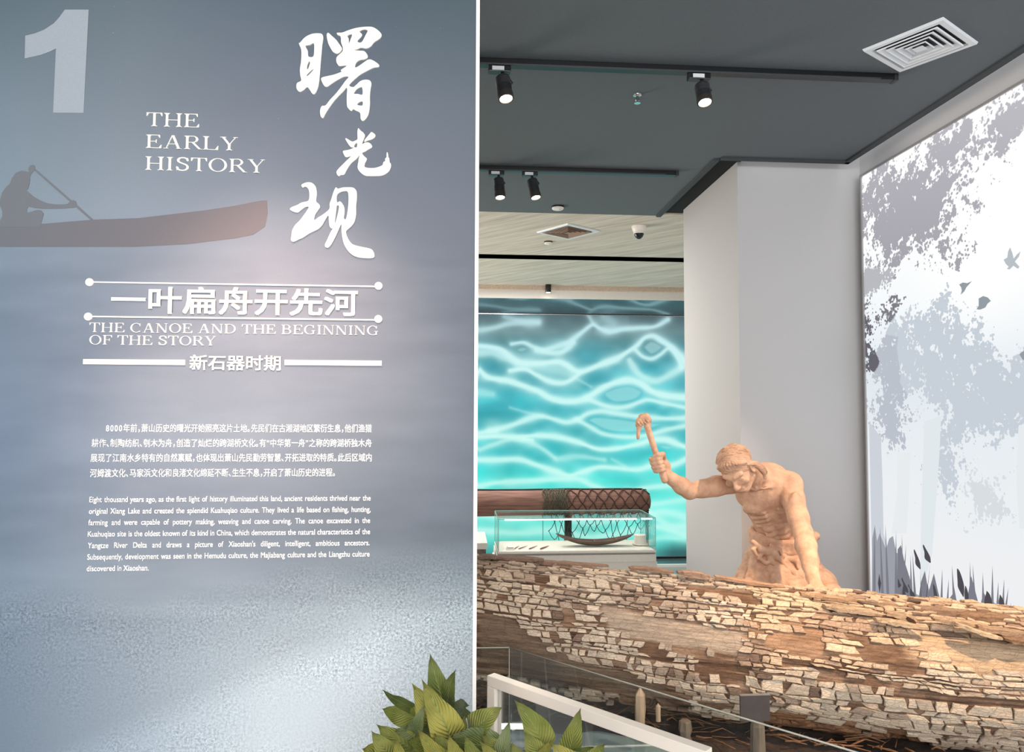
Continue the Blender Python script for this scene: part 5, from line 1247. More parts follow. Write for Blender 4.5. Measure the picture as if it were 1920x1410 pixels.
# chest, ribs, belly
F.ell(B(chest, -.060, .068, -.028), (.066, .030, .046), RB, .010); F.ell(B(chest, .064, .068, -.022), (.068, .030, .048), RB, .010)
for i in range(4):
    for sg in (-1, 1):
        q = -.076 - .030 * i; F.cone(B(chest, sg * .034, .094 - .005 * i, q + .012), B(chest, sg * (.104 - .004 * i), .050, q - .014), .0080, .0065, .014)
for i in range(3):
    for sg in (-1, 1): F.ell(B(waist, sg * .028 - .022, .080, .108 - .040 * i), (.026, .018, .019), RB, .012)
F.ell(B(waist, 0, .08, -.015), (.04, .022, .03), RB, .012)
F.cone(B(chest, 0, .108, .0), B(waist, 0, .104, .02), .008, .008, .010, cut=True)
F.cone(B(chest, -.125, .085, -.075), B(chest, -.02, .108, -.068), .007, .006, .007, cut=True); F.cone(B(chest, .125, .085, -.070), B(chest, .02, .108, -.066), .007, .006, .007, cut=True)
# collar bones
F.cone(B(neck, .015, .055, -.035), B(shL, -.02, .03, .03), .009, .008, .008); F.cone(B(neck, -.015, .055, -.035), B(shR, .02, .03, .03), .009, .008, .008)
F.ell(B(neck, .035, .045, -.03), (.022, .014, .014), RB, .01, cut=True)
F.cone(B(neck, .03, .04, .03), B(neck, .004, .06, -.03), .008, .006, .006); F.cone(B(neck, -.02, .04, .03), B(neck, -.006, .06, -.03), .008, .006, .006)
# raised right arm (image left)
F.chain([shR, lift(shR, elR, .35), lift(shR, elR, .7), elR], [.052, .047, .041, .036], .02)
F.ell(lift(shR, elR, .42) + np.array([0, -.012, .012]), (.060, .030, .028), np.array([nrm(elR - shR), [0, -1, 0], np.cross(nrm(elR - shR), [0, -1, 0])]), .012)
F.ell(lift(shR, elR, .5) + np.array([0, 0, -.020]), (.062, .028, .026), np.array([nrm(elR - shR), [0, -1, 0], np.cross(nrm(elR - shR), [0, -1, 0])]), .012)
F.ell(shR + np.array([-.012, -.015, .008]), (.055, .050, .045), None, .015)
F.chain([elR, lift(elR, wrR, .35), lift(elR, wrR, .75), wrR], [.038, .040, .029, .024], .015)
F.ell(elR + np.array([.006, .0, -.018]), (.022, .022, .018), None, .01)
F.cone(lift(elR, wrR, .1) + np.array([0, -.018, .012]), lift(elR, wrR, .6) + np.array([0, -.01, .006]), .022, .012, .008)
# lowered left arm (image right)
F.chain([shL, lift(shL, elL, .3), lift(shL, elL, .7), elL], [.060, .054, .046, .041], .02)
F.ell(shL + np.array([.006, -.012, .0]), (.060, .056, .062), None, .015)
F.ell(lift(shL, elL, .5) + np.array([-.008, -.022, 0]), (.034, .030, .080), None, .012)
F.chain([elL, lift(elL, wrL, .3), lift(elL, wrL, .75), wrL], [.042, .046, .034, .028], .015)
F.cone(lift(elL, wrL, -.05) + np.array([.018, -.01, 0]), lift(elL, wrL, .5) + np.array([.012, -.014, 0]), .022, .014, .010)
F.cone(lift(elL, wrL, .55) + np.array([-.014, -.024, 0]), lift(elL, wrL, .98) + np.array([-.006, -.018, 0]), .005, .005, .006)
# hand resting on the log
RH = nrm(haL - wrL); px_ = np.array([1., 0, 0])
F.cone(wrL, haL, .028, .026, .012); F.ell(haL, (.036, .034, .020), None, .012)
for i, (dx, l) in enumerate(((-.030, .050), (-.010, .060), (.012, .056), (.032, .044))):
    k0 = haL + np.array([dx, -.018, .0]); k1 = k0 + np.array([dx * .25, -l * .55, -.002]); k2 = k1 + np.array([dx * .1, -l * .5, -.018])
    F.chain([k0, k1, k2], [.0115, .0105, .0085], .003)
k0 = haL + np.array([-.030, .006, .004]); F.chain([k0, k0 + np.array([-.024, -.018, -.004]), k0 + np.array([-.036, -.044, -.012])], [.014, .012, .009], .004)
# legs under the skirt
for hip, kn, an, toe in ((A(1440, 1080, 3.80), (1.40, 3.62, .80), (1.36, 3.92, ZPL + .07), (1.33, 3.74, ZPL + .02)), (A(1520, 1080, 3.80), (1.83, 3.52, .82), (1.80, 3.74, ZPL + .07), (1.84, 3.56, ZPL + .02))):
    F.chain([hip, lift(hip, kn, .5), kn], [.088, .078, .056], .03)
    F.chain([kn, lift(kn, an, .3), lift(kn, an, .75), an], [.054, .056, .036, .032], .02)
    F.chain([an, toe], [.034, .028], .015); F.cone(np.array(an) + [0, .03, -.035], np.array(toe), .028, .026, .015)
    for j in range(5): F.cone(np.array(toe) + [(j - 2) * .016, 0, 0], np.array(toe) + [(j - 2) * .019, -.04, -.004], .010, .009, .003)
# ---- head
HC = A(1380, 880, 3.36); f = nrm((-.46, -.66, -.60)); _u0 = np.array([-.36, 0, 1.0]); u = _u0 - f * (_u0 @ f); u = nrm(u); r_h = nrm(np.cross(f, u)); r_h = r_h if r_h[0] > 0 else -r_h
RH3 = np.array([r_h, f, u])
def H(s_, f_, u_): return HC + r_h * s_ + f * f_ + u * u_
F.ell(H(0, -.018, .022), (.070, .082, .074), RH3, .012)                 # skull
F.ell(H(0, .012, -.030), (.056, .062, .070), RH3, .015)                 # face mass
F.ell(H(0, .032, -.084), (.030, .026, .022), RH3, .014)                 # chin
F.cone(H(-.048, -.012, -.060), H(-.016, .04, -.090), .018, .016, .012); F.cone(H(.048, -.012, -.060), H(.016, .04, -.090), .018, .016, .012)   # jaw
F.cone(H(0, -.05, -.06), neck, .046, .050, .02)
F.cone(H(-.040, .056, .010), H(-.010, .072, .004), .011, .011, .008); F.cone(H(.040, .056, .010), H(.010, .072, .004), .011, .011, .008)       # brow
F.ell(H(-.030, .072, -.012), (.016, .012, .010), RH3, .008, cut=True); F.ell(H(.030, .072, -.012), (.016, .012, .010), RH3, .008, cut=True)       # eye sockets
for sg in (-1, 1):
    F.ell(H(sg * .029, .058, -.013), (.013, .010, .008), RH3, .003)                                        # eyeballs and lids
    F.cone(H(sg * .016, .067, -.011), H(sg * .042, .060, -.013), .0035, .003, .002); F.cone(H(sg * .018, .066, -.020), H(sg * .040, .060, -.021), .003, .003, .002)
    F.ell(H(sg * .040, .048, -.036), (.020, .016, .014), RH3, .008)                                        # cheek bones
    F.cone(H(sg * .020, .070, -.046), H(sg * .034, .056, -.072), .004, .004, .008, cut=True)               # folds beside the mouth
    F.ell(H(sg * .072, -.010, -.018), (.009, .018, .028), RH3, .006); F.ell(H(sg * .078, -.006, -.018), (.006, .009, .016), RH3, .004, cut=True)      # ears
F.cone(H(0, .070, -.004), H(0, .090, -.040), .008, .012, .006); F.ell(H(0, .090, -.044), (.013, .012, .010), RH3, .004); F.ell(H(-.012, .080, -.046), (.008, .009, .008), RH3, .004); F.ell(H(.012, .080, -.046), (.008, .009, .008), RH3, .004)
F.cone(H(-.020, .064, -.066), H(.020, .064, -.066), .007, .007, .005); F.cone(H(-.016, .066, -.077), H(.016, .066, -.077), .007, .007, .005)
F.cone(H(-.020, .073, -.0715), H(.020, .073, -.0715), .0025, .0025, .003, cut=True)
for i in range(3): F.cone(H(-.03, .070 - .004 * i, .026 + .011 * i), H(.03, .070 - .004 * i, .026 + .011 * i), .002, .002, .004, cut=True)     # forehead creases
# ---- gripping hand
hb = A(1244, 893, 3.405); ht = A(1213, 798, 3.405); ha = nrm(ht - hb); vw = np.array([0, -1., 0]); vw = nrm(vw - ha * (vw @ ha)); lf = nrm(np.cross(ha, vw)); lf = lf if lf[0] < 0 else -lf
gc = A(1236, 870, 3.405)
def G(a, s_): return s_ * 0 + gc + vw * (math.cos(math.radians(a[1])) * a[0]) + lf * (math.sin(math.radians(a[1])) * a[0]) + ha * s_
F.cone(wrR, G((.036, -120), -.018), .025, .024, .012); F.ell(G((.030, -130), .004), (.022, .020, .040), np.array([lf, vw, ha]), .012)
for i, (z, rr) in enumerate(((.030, .0108), (.0105, .0112), (-.009, .0108), (-.027, .0096))):
    ring = [G((.028, 170), z + .002), G((.030, 110), z + .002), G((.027, 60), z), G((.0245, 10), z - .002), G((.023, -35), z - .004)]
    F.chain(ring, [rr * 1.05, rr * 1.08, rr * 1.05, rr, rr * .85], .002)
F.chain([G((.032, -110), .018), G((.031, -60), .040), G((.026, -5), .046), G((.025, 40), .044)], [.015, .013, .0115, .009], .004)
F.F = F.F
me = F.mesh('body')
STAT = thing('clay_statue', 'terracotta sculpture of a bent, bare-chested man raising an adze over the log', 'statue', (pel[0], pel[1], ZPL))
body = link('body', me, M_CLAY, STAT, True)
sm = body.modifiers.new('s', 'SMOOTH'); sm.factor = 0.4; sm.iterations = 2

# ---- adze
ax_ = Field(A(1185, 915, 3.36) - np.array([.03, .02, .03]), A(1262, 770, 3.45) + np.array([.03, .03, .04]), 0.0035)
ax_.chain([hb - ha * .018, hb, gc, lift(gc, ht, .5), ht, A(1215, 790, 3.405)], [.0165, .0155, .0145, .0140, .0150, .0165], .006)
hd = [A(1215, 788, 3.405), A(1211, 782, 3.40), A(1204, 783, 3.40), A(1198, 790, 3.40), A(1196, 797, 3.40)]
ax_.chain(hd, [.0165, .018, .017, .015, .012], .006)
for i in range(5):
    c = lift(hd[0], hd[4], i / 4.) + np.array([.002, -.004, .006]); ax_.cone(c + np.array([-.008, -.013, .008]), c + np.array([.008, -.012, -.010]), .0030, .0030, .004)
axe = thing('adze', None, None, (0, 0, 0)); bpy.data.objects.remove(axe)
handle = link('adze', ax_.mesh('adze'), M_CLAY, STAT, True)
bl = Field(A(1185, 830, 3.36) - np.array([.02, .01, .02]), A(1216, 778, 3.44) + np.array([.02, .02, .02]), 0.003)
bl.chain([A(1203, 790, 3.398), A(1198, 802, 3.398), A(1196, 821, 3.398)], [.013, .011, .0065], .004)
bl.ell(A(1196.5, 816, 3.398), (.0075, .011, .020), None, .004)
link('adze_blade', bl.mesh('adze_blade'), M_CLAY, handle, True)

# ---- hair
hf = Field(HC - .15, HC + .15, 0.0027)
hf.ell(H(0, -.024, .024), (.077, .088, .076), RH3, .01)
hf.ell(H(.004, .064, -.056), (.064, .066, .068), RH3, .008, cut=True)
r9 = random.Random(4)
def hs(a, b_, o=0.0):  # point on the scalp: a left/right angle, b front/back angle, both from the crown
    d = np.array([math.sin(a), math.sin(b_) * math.cos(a) ** .5 if abs(a) < 1.55 else 0.0, math.cos(a) * math.cos(b_)]); d = d / np.linalg.norm(d)
    return H(d[0] * (.077 + o), -.024 + d[1] * (.088 + o), .024 + d[2] * (.076 + o))
for i in range(44):     # locks swept across the head from the parting towards the ears and nape
    b0 = -1.1 + 2.2 * i / 59 + r9.uniform(-.05, .05); a0 = r9.uniform(-1.35, -.2); a1 = a0 + r9.uniform(.9, 1.9); pts = []; ph = r9.uniform(0, 6)
    for q in range(8):
        t = q / 7; aa = min(1.5, a0 + (a1 - a0) * t); pts.append(hs(aa, b0 - .30 * t * t + .09 * math.sin(5 * t + ph), .0035))
    rr = r9.uniform(.0045, .0075); hf.chain(pts, [rr * .5, rr, rr * 1.1, rr, rr, rr * .9, rr * .7, rr * .3], .0015)
for i in range(46):     # grooves between the locks
    b0 = -1.2 + 2.3 * i / 45 + r9.uniform(-.03, .03); a0 = r9.uniform(-1.4, -.3); a1 = a0 + r9.uniform(1.2, 2.4); ph = r9.uniform(0, 6)
    pts = [hs(min(1.5, a0 + (a1 - a0) * q / 7), b0 - .30 * (q / 7) ** 2 + .09 * math.sin(5 * q / 7 + ph), .0105) for q in range(8)]
    hf.chain(pts, [.002, .0055, .0065, .0065, .0065, .0055, .004, .001], .0015, cut=True)
for i in range(15):     # ragged hair over the forehead
    a = -1.3 + 2.6 * i / 14; L_h = r9.uniform(.02, .20) * (1.4 if abs(a) > .7 else .8); p0 = hs(a * .8, .80, -.002); p1 = hs(a * .95, .98, .002); p2 = hs(a * 1.06 + r9.uniform(-.10, .14), 1.08 + L_h, .000)
    hf.chain([p0, p1, p2], [.006, .007, .002], .003)
for i in range(20):     # locks behind the ears down to the nape
    sg = -1 if i % 4 == 0 else 1; p0 = H(sg * .070, -.010 + .02 * r9.random(), .020); p1 = H(sg * (.080 + .004 * r9.random()), -.026 - .02 * r9.random(), -.016); p2 = H(sg * (.082 + .014 * r9.random()), -.036 - .03 * r9.random(), -.052 - .02 * r9.random()); p3 = p2 + np.array([sg * (.012 + .022 * r9.random()), .012, -.024 - .025 * r9.random()])
    hf.chain([p0, p1, p2, p3], [.007, .0095, .008, .003], .002)
hair = link('hair', hf.mesh('hair'), M_HAIR, STAT, True)

# ---- hide skirt, waist roll, knot
def ring_pt(c, ax1, ax2, a, b_, t): return np.array(c) + ax1 * (a * math.cos(t)) + ax2 * (b_ * math.sin(t))
nsk, nr = 160, 46; vs = []
hem_c = np.array([(A(1388, 1090, 3.62)[0] + A(1560, 1090, 3.6)[0]) / 2, 3.66, .83]); w_c = lift(pel, waist, .55)
w_hem = abs(A(1388, 1090, 3.62)[0] - A(1562, 1090, 3.6)[0]) / 2
for j in range(nr):
    t = j / (nr - 1)
    for i in range(nsk):
        a = 2 * math.pi * i / nsk; c = lift(A(1466, 1020, 3.72), hem_c, t)
        A_ = .146 + (w_hem - .146) * t ** .85; B_ = .122 + .065 * t
        s1 = np.array([1., 0, 0]); s2 = np.array([0, -1., 0])
        fold = t * (.010 * math.sin(a * 9 + 2.5 * t + 1) + .007 * math.sin(a * 17 + 1.3 + 4 * t)) + (float(fbm(np.array([a * 3.]), np.array([t * 7.]), 3)[0]) - .5) * .024
        rag = (float(fbm(np.array([a * 6.]), np.array([.3]), 4)[0]) - .5) * .11 * t ** 3
        p = c + s1 * ((A_ + fold) * math.cos(a)) + s2 * ((B_ + fold) * math.sin(a)) + np.array([0, 0, -rag]); vs.append(p)
me = fast_mesh('loincloth', np.array(vs), grid_faces(nr, nsk, True)); sk = link('loincloth', me, M_CLAY, STAT, True)
so_ = sk.modifiers.new('t', 'SOLIDIFY'); so_.thickness = 0.009; so_.offset = 0
wf = Field(w_c - np.array([.24, .26, .20]), w_c + np.array([.24, .22, .26]), 0.005); n = 40
HX, HY = np.array([1., 0, -.04]), np.array([0, -1., -.12]); WC = A(1466, 1004, 3.72)
wpts = [ring_pt(WC + np.array([0, 0, .006 * math.sin(2 * t_ + 1)]), HX, HY, .150, .128, t_) for t_ in np.linspace(0, 2 * math.pi, n)]
for q in range(n - 1):
    rr = .017 + .004 * math.sin(q * .9) + .003 * r9.random(); wf.cone(wpts[q], wpts[q + 1], rr, rr, .008)
    for kk in (1, 2): wf.cone(wpts[q] - np.array([0, 0, .021 * kk]), wpts[q + 1] - np.array([0, 0, .022 * kk + .003 * math.sin(q * 1.3)]), rr * .9, rr * .9, .008)
wf.ell(ring_pt(WC, HX, HY, .165, .10, .2) + np.array([0, 0, .008]), (.030, .03, .026), None, .01)
link('waist_roll', wf.mesh('waist_roll'), M_CLAY, sk, True)
kf = Field(A(1395, 1115, 3.40) - np.array([.02, .02, .02]), A(1520, 1005, 3.70) + np.array([.02, .02, .02]), 0.0045)
K = lambda x_, y_, d=3.585: A(x_, y_, d - .012)
kf.ell(K(1440, 1034), (.032, .020, .022), None, .01); kf.ell(K(1428, 1030), (.022, .018, .018), None, .008); kf.ell(K(1452, 1040), (.024, .018, .020), None, .008)
for pts, rr in (([K(1412, 1016), K(1425, 1026), K(1440, 1034)], .012), ([K(1440, 1034), K(1458, 1046), K(1470, 1058), K(1486, 1074, 3.55), K(1504, 1090, 3.54)], .013), ([K(1438, 1036), K(1448, 1054), K(1456, 1066)], .011),
                ([K(1430, 1036), K(1424, 1046), K(1436, 1056), K(1450, 1052)], .009), ([K(1446, 1022), K(1456, 1030), K(1450, 1040)], .009), ([K(1462, 1030), K(1468, 1044), K(1462, 1052)], .008),
                ([K(1470, 1060), K(1480, 1050), K(1494, 1052, 3.56), K(1496, 1066, 3.55)], .011), ([K(1418, 1040), K(1412, 1030), K(1420, 1022)], .010)):
    kf.chain(pts, [rr] + [rr * 1.1] * (len(pts) - 2) + [rr * .6], .005)
link('knot', kf.mesh('knot'), M_CLAY, sk, True)
mnd = MB(); mnd.lathe([(.0, .05), (.17, .045), (.27, .02), (.30, 0.001), (0, 0.001)][::-1], (pel[0], pel[1] - .11, ZPL), 40)
o = mnd.build('clay_base', M_CLAY, STAT, True)
# ================================================================== rear gallery: display case, trunk with a net
M_CASEW = mat('case_white_lacquer', S(232, 224, 214), 0.4, namt=0.02)
M_CASEG = mat('case_grey_shadow_gap', S(150, 146, 140), 0.5)
M_GLASS = glass_mat('display_glass', (0.975, 0.995, 0.99, 1), 0.5)
M_GEDGE = mat('glass_edge_green', S(150, 200, 195), 0.1, namt=0.02)
YC0, YC1 = 5.5, 5.95
xl = float(on_y(931, 1000, YC0)[0]); xr = float(on_y(1229, 1000, YC0)[0]); xl = float(on_y(934, 1000, YC0)[0])
ztop = float(on_y(1080, 973, YC0)[2]); zdeck = float(on_y(1080, 1033, YC0)[2]); zb1 = float(on_y(1080, 1040, YC0)[2])
case = thing('display_case', 'long white display case with a glass hood in front of the water screen', 'display case', ((xl + xr) / 2, YC0 + .2, 0))
boxo('case_plinth', (xl - .02, YC0 + .0, 0), (xr + .012, YC1, zb1 - .06), M_CASEW, case, .003)
boxo('case_plinth_band', (xl - .01, YC0 - .012, zb1 - .058), (xr + .002, YC1, zb1 - .002), M_CASEW, case, .003)
boxo('shadow_gap', (xl, YC0 - .004, zb1 - .002), (xr - .006, YC1 - .01, zb1 + .012), M_CASEG, case)
boxo('case_deck', (xl - .004, YC0 - .016, zb1 + .012), (xr, YC1, zdeck), M_CASEW, case, .002)
# sloping inner board
MB().add([(xl + .03, YC0 + .02, zdeck), (xr - .03, YC0 + .02, zdeck), (xr - .03, YC1 - .02, zdeck), (xl + .03, YC1 - .02, zdeck), (xl + .05, YC0 + .05, zdeck + .006), (xr - .05, YC0 + .05, zdeck + .006), (xr - .06, YC1 - .05, zdeck + .009), (xl + .05, YC1 - .05, zdeck + .009)],
         [(0, 3, 2, 1), (4, 5, 6, 7), (0, 1, 5, 4), (1, 2, 6, 5), (2, 3, 7, 6), (3, 0, 4, 7)]).build('sloping_board', M_CASEW, case)
th = .008
boxo('glass_front', (xl, YC0, zdeck), (xr, YC0 + th, ztop), M_GLASS, case); boxo('glass_back', (xl, YC1 - th, zdeck), (xr, YC1, ztop), M_GLASS, case)
boxo('glass_side', (xl, YC0 + th, zdeck), (xl + th, YC1 - th, ztop), M_GLASS, case); boxo('glass_side', (xr - th, YC0 + th, zdeck), (xr, YC1 - th, ztop), M_GLASS, case)
boxo('glass_top', (xl, YC0, ztop), (xr, YC1, ztop + th), M_GLASS, case)
mb = MB()
for x_ in (xl, xr): 
    for y_ in (YC0, YC1): mb.tube([(x_, y_, zdeck), (x_, y_, ztop)], .0025, 5)
for y_ in (YC0, YC1): mb.tube([(xl, y_, ztop + .004), (xr, y_, ztop + .004)], .0035, 5)
for x_ in (xl, xr): mb.tube([(x_, YC0, ztop + .004), (x_, YC1, ztop + .004)], .0035, 5)
mb.build('glass_edges', M_GEDGE, case)
M_LED = mat('case_light_strip', S(255, 250, 240), 0.4, emit=(1, .97, .92, 1), es=3.0)
boxo('light_strip', (xl + .05, YC0 + .012, ztop - .010), (xr - .14, YC0 + .040, ztop - .002), M_LED, case); boxo('light_strip', (xr - .10, YC0 + .012, ztop - .010), (xr - .02, YC0 + .040, ztop - .002), M_LED, case)

# model dugout in the case
M_BOATW = mat('dark_dugout_wood', S(98, 76, 66), 0.6, nscale=30, namt=0.25, stretch=(.2, 2, 2), bump=.001)
def boat():
    x0 = float(on_y(1042, 1015, 5.66)[0]); x1 = float(on_y(1187, 1013, 5.66)[0]); L = x1 - x0; zc_ = zdeck + .050; ns, nc = 36, 12; vs = []
    for layer in (0, 1):
        for i in range(ns + 1):
            t = i / ns; w = .060 * (math.sin(math.pi * t) ** .55 + .02) ; d = .034 * (math.sin(math.pi * t) ** .5 + .12); sheer = .045 * (2 * t - 1) ** 2 + (.012 if t < .3 else 0) * (1 - t / .3)
            if layer: w *= .86; d *= .78
            for j in range(nc + 1):
                a = math.pi * j / nc; vs.append((x0 + L * t, 5.66 - math.cos(a) * w, zc_ + sheer - math.sin(a) * d + (0 if not layer else 0.0)))
    n1 = (ns + 1) * (nc + 1); fs = []
    for l in (0, 1):
        for i in range(ns):
            for j in range(nc):
                q = (i * (nc + 1) + j, i * (nc + 1) + j + 1, (i + 1) * (nc + 1) + j + 1, (i + 1) * (nc + 1) + j); fs.append(tuple(l * n1 + k for k in (q if not l else q[::-1])))
    for i in range(ns):
        for j in (0, nc): a, b_ = i * (nc + 1) + j, (i + 1) * (nc + 1) + j; fs.append((a, b_, n1 + b_, n1 + a))
    for i in (0, ns):
        for j in range(nc): a = i * (nc + 1) + j; fs.append((a, a + 1, n1 + a + 1, n1 + a))
    mb = MB(); mb.add(vs, fs); root = thing('model_dugout', 'dark wooden model dugout boat inside the glass case', 'model boat', ((x0 + x1) / 2, 5.66, zc_ - .035))
    mb.build('boat_hull', M_BOATW, root, True)
    for t in (.22, .5, .78):
        w = .060 * math.sin(math.pi * t) ** .55; boxo('thwart', (x0 + L * t - .006, 5.66 - w * .95, zc_ + .045 * (2 * t - 1) ** 2 - .010), (x0 + L * t + .006, 5.66 + w * .95, zc_ + .045 * (2 * t - 1) ** 2 - .004), M_BOATW, root)
boat()
c = on_y(1200, 1026, 5.68); t = thing('round_stand', 'white cylindrical stand right of the model dugout', 'stand', c)
zc2 = float(on_y(1200, 1002, 5.68)[2])
o = MB().lathe([(0, zdeck + .015), (.046, zdeck + .015), (.046, zc2 - .003), (.043, zc2), (0, zc2)], (float(c[0]), 5.68, 0), 32).build('stand_body', M_CASEW, t); smooth_angle(o)
o = MB().lathe([(0, zdeck + .013), (.060, zdeck + .013), (.060, zdeck + .02), (0, zdeck + .02)], (float(c[0]), 5.68, 0), 32).build('stand_foot', M_CASEW, t); smooth_angle(o)
M_BONE = mat('brown_bone', S(140, 96, 70), 0.5, nscale=60, namt=.2)
for i, (xa_, xb_, rr, lab) in enumerate(((964, 974, .003, 'shortest of the small pointed bone tools in the case, leftmost'), (972, 990, .0035, 'second small pointed bone tool from the left in the case'), (992, 1008, .0042, 'third small pointed bone tool from the left in the case'), (1013, 1030, .0055, 'thickest of the small bone tools in the case, beside the model dugout'))):
    a = on_z(xa_, 1029, zdeck + .012); b_ = on_z(xb_, 1023, zdeck + .013)
    mb = MB(); P_ = [lift(a, b_, q) for q in (0, .15, .5, .8, 1.0)]
    if i == 3: P_ = [lift(a, b_, q) for q in (0, .25, .4, .8, 1.0)]
    mb.tube(P_, [rr * .7, rr * 1.2, rr, rr * .6, rr * .15], 8); o = mb.build('bone_tool', M_BONE, None, True); tag(o, lab, 'bone tool', 'bone tools in the display case')
t = thing('label_stand', 'small white label block at the left of the glass case', 'label', on_y(958, 1032, 5.54))
a = on_y(950, 1034, 5.54); b_ = on_y(964, 1026, 5.54)
MB().add([(a[0] - .01, 5.53, zdeck), (b_[0] + .01, 5.53, zdeck), (b_[0] + .01, 5.58, zdeck), (a[0] - .01, 5.58, zdeck), (a[0] + .01, 5.545, b_[2]), (b_[0] - .008, 5.545, b_[2]), (b_[0] - .008, 5.57, b_[2] + .008), (a[0] + .01, 5.57, b_[2] + .008)],
         [(0, 3, 2, 1), (4, 5, 6, 7), (0, 1, 5, 4), (1, 2, 6, 5), (2, 3, 7, 6), (3, 0, 4, 7)]).build('label_block', M_CASEW, t)
boxo('label_plate', (a[0] + .004, 5.541, b_[2] - .016), (b_[0] - .004, 5.545, b_[2] - .004), mat('brown_label', S(120, 100, 90), .5), t)

# second case, mostly behind the panel
YB = 5.3; a = on_y(914, 1018, YB)
t = thing('side_plinth', 'low display plinth with a white top and stone texture beside the text panel', 'plinth', (a[0] - .4, YB, 0))
boxo('plinth_top', (a[0] - .8, YB, a[2] - .045), (a[0], YB + .5, a[2]), M_CASEW, t, .003)
boxo('plinth_body', (a[0] - .79, YB + .01, 0), (a[0] - .01, YB + .49, a[2] - .045), mat('rough_brown_relief', S(110, 98, 88), .9, nscale=30, namt=.5, bump=.008, bscale=40), t)

# ---- netted trunk
YT = 6.35
M_TRUNK = mat('reddish_brown_trunk', S(128, 92, 80), 0.75, nscale=14, namt=.35, stretch=(.35, 3, 5), bump=.003, bscale=30)
M_NET = mat('dark_brown_cord', S(62, 44, 34), 0.8, namt=.2)
xT0, xT1 = -1.1, float(on_y(1217, 940, YT)[0]); zT1 = float(on_y(1200, 918, YT)[2]); zT0 = float(on_y(1190, 961, YT)[2]); rT = (zT1 - zT0) / 2; zTc = (zT1 + zT0) / 2
zL1 = float(on_y(897, 920, YT)[2]); zL0 = float(on_y(897, 969, YT)[2]); rL = (zL1 - zL0) / 2
root = thing('netted_trunk', 'long hollowed reddish trunk raised before the water screen', 'tree trunk', ((xT0 + xT1) / 2, YT, 0))
ns, nc = 130, 56
u_, a_ = np.meshgrid(np.linspace(0, 1, ns), np.linspace(0, 2 * math.pi, nc, endpoint=False), indexing='ij')
X_ = xT0 + (xT1 - xT0) * u_; rr = np.interp(X_, [xT0, .2, xT1], [rL, rL, rT]); cz = np.interp(X_, [xT0, .2, xT1], [(zL0 + zL1) / 2, (zL0 + zL1) / 2, zTc])
end = np.clip((1 - u_) * (xT1 - xT0) / .07, 0, 1); rr = rr * (0.62 + .38 * np.sqrt(1 - (1 - end) ** 2)); rr = rr * (1 + (fbm(X_ * 3, a_ / 2 / math.pi * 8, 3, wrapy=8) - .5) * .10)
Pt = np.stack([X_, YT - np.cos(a_) * rr, cz + np.sin(a_) * rr], -1).reshape(-1, 3)
me = fast_mesh('trunk_wood', Pt, grid_faces(ns, nc, True)); link('trunk_wood', me, M_TRUNK, root, True)
endv = [tuple(p) for p in Pt.reshape(ns, nc, 3)[-1]]; mesh_obj('trunk_end', endv, [tuple(range(nc))], mat('dark_trunk_end', S(52, 36, 30), .9), root)
top = MB(); P_ = Pt.reshape(ns, nc, 3); q = nc // 4
top.tube([P_[i, q] + np.array([0, 0, .004]) for i in range(0, ns, 6)], .010, 6); top.build('top_rim', mat('dark_green_rim', S(34, 52, 48), .8), root, True)
for (px, w) in ((1065, .028), (1213, .012)):
    a = on_y(px, 975, YT); boxo('support_post', (a[0] - w, YT - w, 0), (a[0] + w, YT + w, zTc - rT * .8), mat('dark_support_post', S(52, 50, 46), .8, nscale=50, namt=.4, bump=.003), root, .003)
def surf(x, ang):
    r_ = float(np.interp(x, [xT0, .2, xT1], [rL, rL, rT])) * 1.06; c_ = float(np.interp(x, [xT0, .2, xT1], [(zL0 + zL1) / 2, (zL0 + zL1) / 2, zTc]))
    e = min(max((xT1 - x) / .07, 0), 1); r_ *= .66 + .36 * math.sqrt(max(0, 1 - (1 - e) ** 2)); return np.array([x, YT - math.cos(ang) * r_, c_ + math.sin(ang) * r_])
net = MB(); r5 = random.Random(8); x0n = float(on_y(1062, 940, YT)[0]); step = .092
for fam in (1, -1):
    for i in range(-3, 12):
        pts = []
        for q in range(15):
            ang = math.radians(100 - q * 13.5); x = x0n + i * step + fam * (q * .0165) + (.0 if fam > 0 else .06) + .006 * math.sin(q * 1.7 + i)
            if x0n - .02 < x < xT1 - .004: pts.append(surf(x, ang))
            elif len(pts) > 1: break
            else: pts = []
        if len(pts) > 1: net.tube(pts, .0042, 5)
ntroot = thing('fishing_net', 'dark knotted fishing net wrapped round the trunk and hanging below it', 'fishing net', (1.1, YT, zT0))
net.build('wrapped_net', M_NET, ntroot, True)
bun = MB(); xb0 = float(on_y(1018, 940, YT)[0])
for i in range(26):
    x = xb0 + (x0n - xb0) * i / 25 + r5.uniform(-.01, .01); pts = [surf(x + .012 * math.sin(q * 1.3 + i * 2.1) + r5.uniform(-.004, .004), math.radians(95 - q * 12)) + np.array([0, -.008 - .01 * r5.random(), 0]) for q in range(14)]
    bun.tube(pts, r5.uniform(.002, .0048), 5)
bun.build('gathered_net', mat('greenish_net_cord', S(74, 78, 62), .85, namt=.3), ntroot, True)
hang = MB(); M_NET2 = mat('teal_black_cord', S(38, 62, 62), .7); cols = 12; xa0 = float(on_y(1030, 980, YT - .05)[0]); xb1 = xT1 - .05
zz0 = zT0 + .01; pts_ = {}
for i in range(cols + 1):
    for j in range(4):
        x = xa0 + (xb1 - xa0) * (i + (.5 if j % 2 else 0)) / cols + r5.uniform(-.012, .012); dep = .065 * j * (1.15 + .35 * math.sin(i * .9)) * (0.75 if i > cols - 3 else 1)
        pts_[(i, j)] = np.array([x, YT - .06 - .02 * r5.random(), zz0 - dep])
